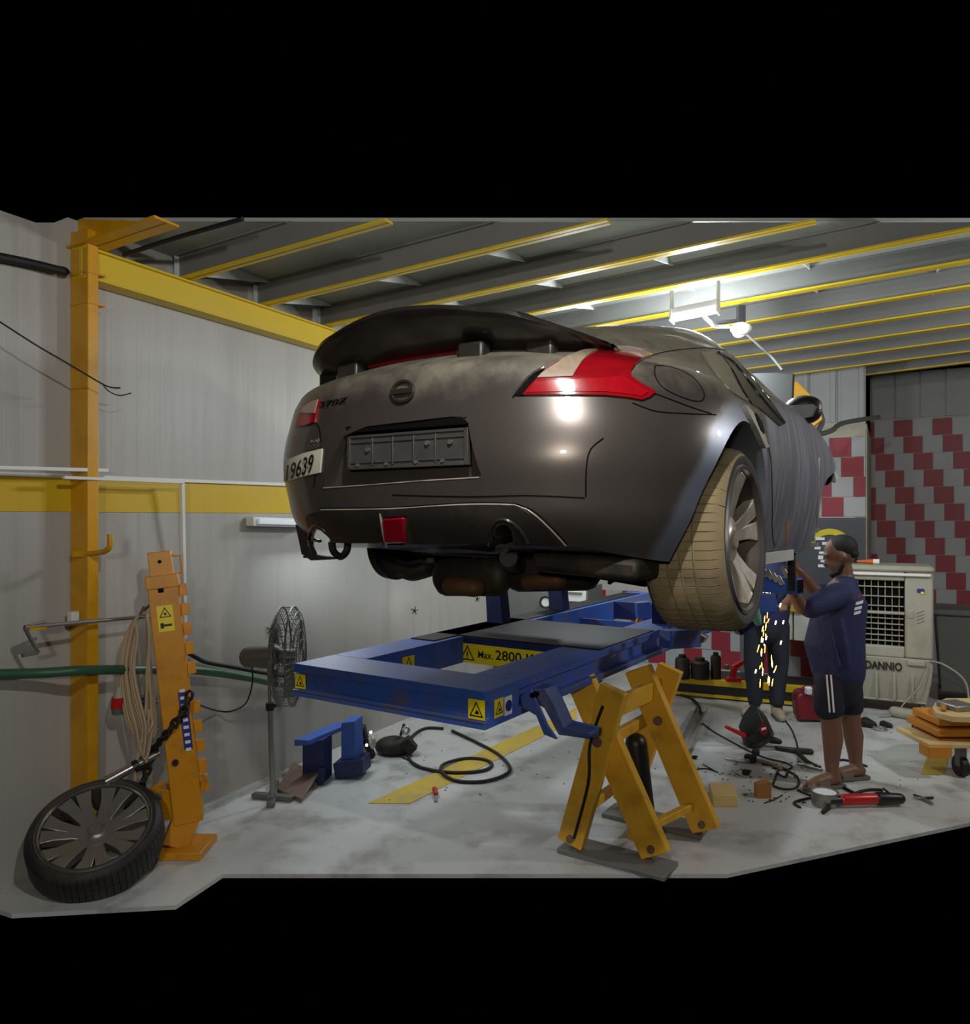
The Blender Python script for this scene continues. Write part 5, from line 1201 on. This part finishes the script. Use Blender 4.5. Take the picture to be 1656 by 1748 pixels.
for s_ in (-1, 1): MB().limb([FZ(1560, 1362 + s_ * 2, .012), FZ(1575, 1366, .012), FZ(1592, 1370 + s_ * 5, .012)], [.005, .010, .008], 10).build('jaw_and_grip', M_blackp if s_ < 0 else M_bsteel, pl)
# tools and cables
cable('floor_cable', [FZ(1200, 1236, .006), FZ(1218, 1250, .006), FZ(1250, 1268, .006), FZ(1280, 1284, .006), FZ(1310, 1296, .006), FZ(1340, 1303, .006), FZ(1352, 1310, .006), FZ(1340, 1316, .006), FZ(1318, 1312, .006)], .006, M_black, None, 'thin black cable running past the welding hood', 'cable')
cable('floor_cable', [FZ(1330, 1208, .006), FZ(1334, 1222, .006), FZ(1350, 1244, .006), FZ(1358, 1262, .006), FZ(1363, 1282, .006)], .006, M_black, None, 'thin black cable running from the far boots to the tools', 'cable')
cable('floor_cable', [FZ(1328, 1322, .006), FZ(1340, 1328, .006), FZ(1345, 1318, .012), FZ(1330, 1316, .006), FZ(1322, 1334, .006), FZ(1322, 1344, .006), FZ(1345, 1349, .006), FZ(1362, 1344, .006), FZ(1362, 1330, .008), FZ(1350, 1320, .006), FZ(1330, 1310, .006), FZ(1300, 1306, .006)], .007, M_grim, None, 'dark cable tangled in loops beside the front sandal', 'cable')
cable('floor_cable', [FZ(1362, 1350, .006), FZ(1380, 1358, .006), FZ(1392, 1362, .006), FZ(1372, 1366, .006), FZ(1356, 1372, .006), FZ(1366, 1380, .006)], .008, M_black, None, 'black cable curling beside the open paint can', 'cable')
cable('floor_cable', [FZ(1432, 1342, .008), FZ(1450, 1352, .008), FZ(1470, 1362, .008)], .011, M_black, None, 'thick black cable end running from the sandal to the grinder', 'cable')
cable('floor_cable', [FZ(1428, 1300, .008), FZ(1440, 1299, .008), FZ(1460, 1303, .008), FZ(1480, 1310, .008)], .009, M_black, None, 'black cable crossing behind the mechanic ankles', 'cable')
cable('floor_cable', [FZ(1660, 1240, .006), FZ(1600, 1240, .006), FZ(1570, 1236, .006), FZ(1558, 1241, .006), FZ(1575, 1250, .006), FZ(1610, 1254, .006)], .008, M_grim, None, 'brown cable loop on the floor behind the orange cart', 'cable')
cable('floor_cable', [FZ(1140, 1184, .01), FZ(1175, 1192, .01), FZ(1192, 1206, .01), FZ(1196, 1220, .01)], .014, M_black, None, 'thick black hose curving over the floor to the steel channel', 'hose')
tg = thing('welding_torch', 'black welding torch handle on the floor beside the hood', 'torch', F(1350, 1285))
MB().limb([FZ(1326, 1281, .02), FZ(1352, 1285, .02), FZ(1384, 1288, .02)], [.016, .020, .022], 12).build('handle', M_blackp, tg)
MB().limb([FZ(1360, 1287, .018), FZ(1378, 1304, .018), FZ(1398, 1314, .018)], [.016, .014, .010], 10).build('neck', M_grim, tg)
sp = thing('clamp_tool', 'dusty steel clamp tool with a black grip on the floor', 'clamp', F(1285, 1305))
MB().limb([FZ(1238, 1298, .012), FZ(1262, 1303, .015), FZ(1278, 1303, .02)], [.006, .010, .014], 10).build('jaw', M_bsteel, sp)
MB().bar(FZ(1272, 1300, .03), FZ(1290, 1304, .03), .05, .05).build('grip', M_grim, sp, bevel=.008)
MB().bar(FZ(1284, 1288, .02), FZ(1296, 1290, .02), .05, .04).build('trigger', M_grim, sp, bevel=.008)
MB().limb([FZ(1290, 1302, .02), FZ(1318, 1308, .015), FZ(1332, 1316, .015)], [.014, .010, .016], 10).build('arm', M_rust, sp)
for pts, lab in (([(1362, 1298), (1375, 1310), (1402, 1317)], 'thin steel rod crossing under the welding torch'), ([(1362, 1307), (1380, 1309), (1400, 1312)], 'short dark steel bar beside the torch neck')):
    tag(MB().limb([FZ(x, y, .012) for x, y in pts], [.009, .009, .011], 10).build('steel_bar', M_bsteel, None), lab, 'bar', 'steel bars by the torch')
for pts, lab in (([(1190, 1314), (1205, 1313), (1222, 1318)], 'bent black wire offcut left of the paper scraps'), ([(1200, 1306), (1212, 1312), (1226, 1320)], 'straight black wire offcut crossing another'), ([(1305, 1372), (1322, 1366), (1336, 1358)], 'dark wire offcut beside the brown wooden block')):
    tag(MB().tube(smooth([FZ(x, y, .004) for x, y in pts]), .004, 6).build('wire_offcut', M_black, None), lab, 'wire', 'wire offcuts on the floor')
for (px, py), s_, lab in (((1185, 1295), .018, 'small black nut by the steel channel'), ((1188, 1338), .022, 'black bolt right of the yellow lift leg'), ((1273, 1322), .026, 'bent black clip in front of the clamp tool')):
    c = F(px, py); mb = MB().lathe([(s_ * .45, 0), (s_, 0), (s_, s_ * 1.1), (s_ * .45, s_ * 1.1)], c, Z, 6, cap=False); mb.bar(c + V((0, 0, s_)), c + V((s_ * 1.4, 0, s_ * .8)), s_ * .6, s_ * .6); tag(mb.build('hardware_piece', M_blackp, None, bevel=.002), lab, 'bolt', 'loose hardware on the floor')
pm = MB()
random.seed(3)
for k in range(70):
    px, py = random.uniform(1195, 1400), random.uniform(1300, 1372); q = FZ(px, py, .003); a = random.random() * 6
    pm.bar(q, q + V((math.cos(a), math.sin(a), 0)) * random.uniform(.006, .022), .006, .003)
for k in range(120):
    px, py = random.uniform(640, 1640), random.uniform(1225, 1372); q = FZ(px, py, .003); a = random.random() * 6
    pm.bar(q, q + V((math.cos(a), math.sin(a), 0)) * random.uniform(.004, .012), .005, .003)
tag(pm.build('floor_debris', M_grim, None), 'metal crumbs and grit scattered over the pale floor', kind='stuff')['category'] = 'debris'
hd = MB().torus(F(1502, 1246) + Z * .015, V((.1, 0, 1)), .045, .012, 24, 8)
tag(hd.build('chrome_ring', M_chrome, None), 'chrome ring on the floor in front of the cooler', 'ring')
tag(MB().limb([FZ(1478, 1240, .03), FZ(1490, 1243, .03)], [.05, .03], 12).limb([FZ(1508, 1240, .02), FZ(1520, 1243, .02)], [.03, .02], 10).build('dark_rag', M_grim, None), 'dark greasy rag beside the chrome ring', 'rag')
tag(MB().limb([P(1291, 1036, 3.95), P(1290, 1050, 3.95), P(1294, 1062, 3.95)], [.012, .028, .02], 10, ref=(1, 0, 0)).build('green_cloth', M_glove, None), 'pale green cloth scrap hanging behind the car wheel', 'cloth')
# ceiling lamp, rose and cable, yellow brace behind the mirror
lm = thing('ceiling_lamp', 'bright white batten lamp hanging under the joists', 'lamp', P(1187, 535, 4.7))
a, b = P(1147, 540, 4.78), P(1226, 524, 4.66); up_ = V((0, 0, 1)); ex_ = (b - a).normalized(); ey_ = V((-ex_.y, ex_.x, 0)).normalized()
MB().box((a + b) / 2 + Z * .02, ex_ * (b - a).length / 2, ey_ * .045, Z * .02).build('housing', M_white, lm, bevel=.004)
for k in (-.035, .035): MB().cyl(a + ex_ * .01 + ey_ * k - Z * .012, b - ex_ * .01 + ey_ * k - Z * .012, .016, 14).build('lamp_tube', M_glow, lm)
for q in (a, b): MB().box(q, ex_ * .006, ey_ * .06, Z * .04).build('end_cap', M_white, lm, bevel=.003)
MB().bar(b + Z * .03, b + Z * .16, .02, .02).build('hanger', M_white, lm); MB().bar(a + Z * .03, a + Z * .16, .02, .02).build('hanger', M_white, lm)
point('ceiling_lamp_light', tuple((a + b) / 2 + V((.15, .35, -.02))), .12, 60, COOL)
area('ceiling_lamp_down', tuple((a + b) / 2 - Z * .05), tuple((a + b) / 2 - Z), .4, .1, 40, COOL)
cr = thing('ceiling_rose', 'white round cable reel hanging from the joists by the lamp', 'reel', P(1265, 560, 5.3))
q = P(1265, 561, 5.3); MB().ball(q, (.075, .06, .045), 20, 12).torus(q - Z * .01, V((.2, -.6, -.6)), .05, .012, 24, 8).build('reel', M_white, cr)
MB().bar(q + Z * .02, V((q.x, q.y, q.z + .16)), .05, .05).bar(q + V((-.16, .03, .05)), q + V((.02, 0, .06)), .03, .02).build('bracket', M_blackp, cr)
cable('lamp_cable', [P(1203, 541, 4.7), P(1213, 550, 4.9), P(1222, 557, 5.1), P(1245, 558, 5.25)], .012, M_white, None, 'white cable between the ceiling lamp and the reel', 'cable')
cable('drop_cable', [P(1274, 570, 5.3), P(1298, 592, 5.3), P(1318, 610, 5.3), P(1336, 632, 5.2)], .009, M_grey, None, 'grey cable dropping from the ceiling reel to the bonnet', 'cable')
br = thing('yellow_brace', 'yellow slanted steel brace behind the door mirror', 'brace', P(1375, 740, 6.2))
MB().prism([P(x, y, 6.2) for x, y in [(1346, 646), (1362, 652), (1400, 690), (1404, 716), (1390, 728), (1352, 724)]], V((.03, .06, 0))).build('brace_plate', M_yel, br, bevel=.006)
MB().bar(P(1372, 690, 6.23), P(1372, 690, 6.23) - EH * 1.5, .09, .10).build('swing_arm', M_yel, br, bevel=.004)
q = P(1372, 690, 6.23) - EH * 1.46; MB().bar(q, V((q.x, q.y, 3.27)), .06, .06).build('hanger', M_yel, br)
MB().tube(smooth([P(1398, 700, 6.4), P(1404, 720, 6.4), P(1396, 740, 6.4), P(1420, 735, 6.5), P(1440, 722, 6.8), P(1500, 712, 7.4)]), .022, 10).build('grey_conduit', M_grey, br)
# sparks
spk = MB(); random.seed(11); spw = MB()
for k in range(46):
    u = random.random(); py = 1000 + 160 * u ** 1.3; px = 1309 + random.gauss(0, 3 + 9 * u) ; Ls = random.uniform(3, 14); Yq = random.uniform(4.6, 4.9)
    a = P(px, py, Yq); b = P(px + random.uniform(-2, 2) - 1.5, py + Ls, Yq); (spw if k % 3 == 0 else spk).tube([a, a.lerp(b, .5), b], [.001, .0026, .001], 5)
for px, py in ((1291, 1143), (1325, 1060), (1338, 1059), (1303, 1090), (1309, 1086), (1333, 1030), (1334, 1094)):
    a = P(px, py, 4.7); spw.tube([a, a + V((-.006, 0, -.022))], .0035, 6)
tag(spk.build('sparks', M_spark, None), 'orange grinding sparks falling behind the rear wheel', kind='stuff')['category'] = 'sparks'
tag(spw.build('sparks', M_sparkw, None), 'white hot grinding sparks among the orange ones', kind='stuff')['category'] = 'sparks'

# ================================================================== PEOPLE
def fuse(name, mb, m, parent, voxel=.009, it=4):
    me = mb.mesh(name, inv_of(parent)); o = bpy.data.objects.new(name, me); COL.objects.link(o); me.materials.append(m); o.parent = parent; MW[o.name] = MW[parent.name]
    r = o.modifiers.new('remesh', 'REMESH'); r.mode = 'VOXEL'; r.voxel_size = voxel; r.use_smooth_shade = True
    s = o.modifiers.new('smooth', 'SMOOTH'); s.iterations = it; s.factor = .5
    dg = bpy.context.evaluated_depsgraph_get(); new = bpy.data.meshes.new_from_object(o.evaluated_get(dg)); o.modifiers.clear(); o.data = new
    new.materials.clear(); new.materials.append(m)
    for p in new.polygons: p.use_smooth = True
    return o
def head(mb, c, f, up, s=1.0):                          # skull, jaw, nose, ears, brow; returns the frame
    f = V(f).normalized(); l = V(up).cross(f).normalized(); u = f.cross(l)
    M = Matrix((f, l, u)).transposed(); c = V(c)
    def A(a, b, d): return c + (f * a + l * b + u * d) * s
    mb.ball(A(-.008, 0, .03), (.098 * s, .078 * s, .098 * s), 20, 14, M); mb.ball(A(.022, 0, -.035), (.072 * s, .060 * s, .080 * s), 18, 12, M)
    mb.ball(A(.055, 0, -.085), (.035 * s, .034 * s, .030 * s), 14, 10, M)
    mb.limb([A(.082, 0, .012), A(.100, 0, -.022), A(.104, 0, -.032)], [.009 * s, .012 * s, .015 * s], 10)
    mb.limb([A(.078, -.04, .03), A(.09, 0, .032), A(.078, .04, .03)], [.012 * s] * 3, 8)
    mb.limb([A(.084, -.018, -.058), A(.09, 0, -.06), A(.084, .018, -.058)], [.008 * s] * 3, 8)
    for k in (-1, 1):
        mb.limb([A(-.012, .077 * k, .02), A(-.018, .084 * k, -.005), A(-.006, .078 * k, -.03)], [.013 * s, .016 * s, .010 * s], 10)
    return A, M
def hand(mb, wrist, d, n, thumb_side, curl=.6, s=1.0):   # palm + four fingers + thumb
    d = V(d).normalized(); n = V(n); n = (n - d * n.dot(d)).normalized(); w = d.cross(n)
    pc = wrist + d * .05 * s
    mb.limb([wrist, pc - d * .01, pc + d * .03 * s], [(.024 * s, .02 * s), (.040 * s, .016 * s), (.040 * s, .015 * s)], 12, ref=w)
    for i, L in enumerate((.070, .078, .072, .056)):
        a = pc + d * .035 * s + w * (.030 - .020 * i) * s * thumb_side; p = [a]; e = d.copy()
        for k in range(3):
            ang = curl * (.5 + .5 * k); e = (d * math.cos(ang * (k + 1) * .6) + n * math.sin(ang * (k + 1) * .6)); p.append(p[-1] + e * L * s * (.42, .33, .25)[k])
        mb.limb(p, [.0095 * s, .009 * s, .0085 * s, .0075 * s], 8)
    a = wrist + d * .02 * s + w * .03 * s * thumb_side
    mb.limb([a, a + (d * .5 + w * thumb_side * .8).normalized() * .035 * s, a + (d * .8 + w * thumb_side * .4 + n * .5).normalized() * .065 * s], [.013 * s, .011 * s, .009 * s], 8)
# --- mechanic in shorts, side on, arms raised under the car
m1 = thing('person', 'man in navy t-shirt and shorts reaching up under the car front', 'person', F(1428, 1344))
sk_ = MB()
A_y, B_y = 4.88, 5.06
sk_.limb([P(1420, 1160, A_y + .03), P(1419, 1236, A_y + .02), P(1422, 1262, A_y + .03), P(1420, 1300, A_y + .02), P(1421, 1324, A_y)], [.085, .062, .064, .046, .038], 16)
sk_.limb([P(1446, 1160, B_y), P(1453, 1232, B_y), P(1457, 1256, B_y + .01), P(1460, 1290, B_y), P(1462, 1312, B_y - .01)], [.085, .060, .063, .045, .037], 16)
def foot(px, Y, d, mb, L=.25):
    o = P(px, 1300, Y); o.z = 0; d = V(d).normalized()
    mb.limb([o - d * .03 + Z * .055, o + d * .05 + Z * .058, o + d * .12 + Z * .044, o + d * .17 + Z * .034], [.036, .040, .040, .030], 14)
    w = V((-d.y, d.x, 0))
    for i in range(5): a = o + d * (.165 - .012 * i) + w * (.030 - .016 * i) + Z * .032; mb.limb([a, a + d * (.045 - .005 * i) - Z * .004], [.013 - .0015 * i, .011 - .001 * i], 8)
    return o, d
fa1, fd1 = foot(1421, A_y, (-.95, -.28, 0), sk_); fa2, fd2 = foot(1462, B_y - .02, (-.96, -.2, 0), sk_)
sk_.limb([P(1432, 1150, 4.97), P(1432, 1080, 4.97), P(1436, 1020, 4.98), P(1441, 992, 5.0)], [(.13, .15), (.14, .15), (.14, .17), (.07, .07)], 18, ref=(1, 0, 0))
sk_.limb([P(1442, 1000, 5.0), P(1441, 978, 5.0), P(1438, 962, 5.0)], [.062, .056, .055], 14)
HA, HM = head(sk_, P(1435, 949, 5.0), (-.86, .40, -.28), (-.1, 0, 1), 1.02)
# near (left) arm
sk_.limb([P(1424, 1014, 4.82), P(1392, 1030, 4.76), P(1368, 1037, 4.74)], [.058, .048, .042], 14)
sk_.limb([P(1368, 1037, 4.74), P(1358, 1018, 4.72), P(1352, 1002, 4.71)], [.042, .040, .027], 14)
hand(sk_, P(1352, 1002, 4.71), V((-.12, .0, 1)), V((-.6, .6, 0)), 1, .8)
sk_.limb([P(1428, 1010, 5.12), P(1404, 1012, 5.06), P(1389, 1008, 5.0)], [.056, .046, .040], 14)
sk_.limb([P(1389, 1008, 5.0), P(1374, 988, 4.96), P(1364, 975, 4.93)], [.040, .038, .026], 14)
hand(sk_, P(1364, 975, 4.93), V((-.5, -.05, .85)), V((-.5, .5, -.3)), -1, .7)
bd = fuse('body', sk_, M_skin, m1, .008, 3)
hr = MB(); hr.ball(HA(-.026, 0, .048), (.094, .083, .090), 22, 14, HM); hr.limb([HA(-.07, -.03, -.0), HA(-.078, 0, -.01), HA(-.07, .03, -.0)], [.032, .034, .032], 12)
fuse('hair', hr, M_hair, m1, .008, 3)
bd_ = MB(); bd_.limb([HA(.0, -.066, -.05), HA(.04, -.052, -.09), HA(.078, 0, -.105), HA(.04, .052, -.09), HA(.0, .066, -.05)], [.012, .02, .026, .02, .012], 10); fuse('beard', bd_, M_hair, m1, .007, 2)
MB().limb([HA(-.03, -.088, .02), HA(-.05, -.09, -.012)], [.005, .004], 8).limb([HA(.0, -.082, .045), HA(-.03, -.09, .02)], [.003, .004], 8).build('mask_strap', M_paper, m1)
for k in (-1, 1): MB().ball(HA(.074, .031 * k, .020), (.011, .011, .008), 10, 8).build('eye', M_hair, m1)
tsh = MB()
tsh.limb([P(1431, 1142, 4.97), P(1424, 1100, 4.97), P(1430, 1060, 4.97), P(1436, 1024, 4.98), P(1440, 1003, 5.0)], [(.165, .18), (.185, .19), (.165, .185), (.155, .19), (.09, .11)], 24, ref=(1, 0, 0))
tsh.limb([P(1431, 1016, 4.84), P(1402, 1028, 4.77), P(1384, 1037, 4.745)], [.085, .076, .070], 16)
tsh.limb([P(1434, 1010, 5.12), P(1412, 1015, 5.07), P(1402, 1013, 5.04)], [.080, .070, .066], 16)
tsh.torus(P(1440, 996, 5.0), V((-.15, 0, 1)), .066, .016, 24, 8)
for k, (x0, x1) in enumerate(((1398, 1412), (1416, 1432), (1436, 1448))): tsh.limb([P(x0, 1060, 4.79), P(x0 + 6, 1100, 4.775), P(x1, 1140, 4.79)], [.008, .016, .012], 8)
ts_ = fuse('tshirt', tsh, M_navy, m1, .010, 5)
srt = MB()
srt.limb([P(1431, 1128, 4.97), P(1431, 1150, 4.97), P(1430, 1170, 4.97)], [(.155, .165), (.155, .17), (.14, .165)], 20, ref=(1, 0, 0))
srt.limb([P(1420, 1160, 4.91), P(1415, 1188, 4.90), P(1415, 1207, 4.90)], [(.10, .10), (.098, .095), (.098, .09)], 18, ref=(1, 0, 0))
srt.limb([P(1444, 1160, 5.05), P(1449, 1188, 5.06), P(1451, 1204, 5.06)], [(.10, .10), (.09, .09), (.088, .085)], 18, ref=(1, 0, 0))
sh_ = fuse('shorts', srt, M_navydk, m1, .010, 4)
BS = bvh_of(sh_); BT = bvh_of(ts_)
for dx in (0, 7): skin_patch('side_stripe', BS, [(1410 + dx, 1152), (1413 + dx, 1152), (1416 + dx, 1190), (1418 + dx, 1216), (1415 + dx, 1216), (1413 + dx, 1190)], M_paper, sh_, .003, .004, 8)
for i, (x0, x1, y, h) in enumerate(((1461, 1473, 1026, 5), (1459, 1471, 1035, 5), (1458, 1469, 1043, 5))):
    skin_patch('back_print', BT, [(x0, y + 2), (x1, y - 1), (x1 - 1, y + h - 1), (x0 - 1, y + h + 2)], M_paper, ts_, .004, .005, 5)
skin_patch('back_print_red', BT, [(1464, 1018), (1474, 1015), (1474, 1017), (1464, 1021)], M_red, ts_, .004, .005, 5)
for o_, d_ in ((fa1, fd1), (fa2, fd2)):
    w = V((-d_.y, d_.x, 0)); outl = [(-.085, -.03), (-.06, -.042), (.05, -.040), (.13, -.05), (.19, -.045), (.22, -.01), (.215, .03), (.17, .048), (.05, .040), (-.06, .042), (-.085, .03)]
    so2 = MB().prism([o_ + d_ * a + w * b + Z * .001 for a, b in outl], Z * .022).build('sandal', M_sandal, m1, bevel=.004)
    st_ = []
    for t in np.linspace(0, PI, 11): st_.append((math.cos(t) * .052, math.sin(t) * .075))
    vs = [o_ + d_ * (a_ + .004 * k) + w * b + Z * (.012 + c_ * q_) for k, a_, q_ in ((0, .055, 1.05), (0, .135, .82)) for b, c_ in st_]
    n = len(st_); MB().add(vs, [(k, k + 1, n + k + 1, n + k) for k in range(n - 1)]).build('strap', M_sandal, so2)
# --- second man behind, mostly hidden by the wheel
m2 = thing('person', 'man in dark work trousers and beige boots behind the rear wheel', 'person', F(1306, 1219))
def G(px, py, Y=6.68): return P(px, py, Y)
b2_ = MB()
b2_.limb([G(1310, 1070), G(1312, 1030), G(1316, 980), G(1318, 950)], [(.14, .11), (.15, .12), (.17, .12), (.08, .07)], 18, ref=(1, 0, 0))
b2_.limb([G(1318, 960), G(1318, 935)], [.06, .055], 12)
HA2, HM2 = head(b2_, G(1316, 922), (-.3, -.85, -.4), (0, 0, 1), 1.0)
b2_.limb([G(1290, 975), G(1282, 1020, 6.5), G(1292, 1030, 6.3)], [.055, .045, .03], 12); hand(b2_, G(1292, 1030, 6.3), V((.3, -1, .1)), V((0, 0, -1)), 1, .8)
b2_.limb([G(1344, 975), G(1352, 1020, 6.5), G(1335, 1035, 6.3)], [.055, .045, .03], 12); hand(b2_, G(1335, 1035, 6.3), V((-.3, -1, .1)), V((0, 0, -1)), -1, .8)
fuse('body', b2_, M_skin, m2, .010, 3)
h2 = MB(); h2.ball(HA2(-.02, 0, .045), (.10, .084, .094), 20, 12, HM2); fuse('hair', h2, M_hair, m2, .010, 2)
t2 = MB(); t2.limb([G(1310, 1056), G(1312, 1030), G(1316, 985), G(1318, 962)], [(.185, .14), (.19, .145), (.205, .15), (.12, .10)], 20, ref=(1, 0, 0))
t2.limb([G(1288, 975), G(1282, 1008, 6.55)], [.08, .07], 14); t2.limb([G(1346, 975), G(1352, 1008, 6.55)], [.08, .07], 14); fuse('work_shirt', t2, M_navy, m2, .012, 4)
tr2 = MB(); tr2.limb([G(1308, 1052), G(1308, 1075)], [(.17, .13), (.165, .13)], 18, ref=(1, 0, 0))
tr2.limb([G(1290, 1068), G(1287, 1130), G(1289, 1195)], [(.098, .10), (.088, .09), (.062, .07)], 16, ref=(1, 0, 0)); tr2.limb([G(1328, 1068), G(1329, 1130), G(1326, 1198, 6.6)], [(.10, .10), (.088, .09), (.06, .07)], 16, ref=(1, 0, 0))
fuse('trousers', tr2, M_trous, m2, .010, 4)
for px, Y, d in ((1288, 6.72, (-.75, -.6, 0)), (1326, 6.6, (-.1, -1, 0))):
    o_ = P(px, 1200, Y); o_.z = 0; d = V(d).normalized(); bt_ = MB().limb([o_ + Z * .16, o_ + Z * .05, o_ + d * .09 + Z * .045, o_ + d * .16 + Z * .035], [.055, .05, .045, .035], 14)
    bo = fuse('boot', bt_, M_boot, m2, .008, 2); MB().prism([o_ + d * a + V((-d.y, d.x, 0)) * b + Z * .001 for a, b in ((-.06, -.035), (.15, -.042), (.195, 0), (.15, .042), (-.06, .035))], Z * .016).build('sole', M_sandal, bo, bevel=.003)
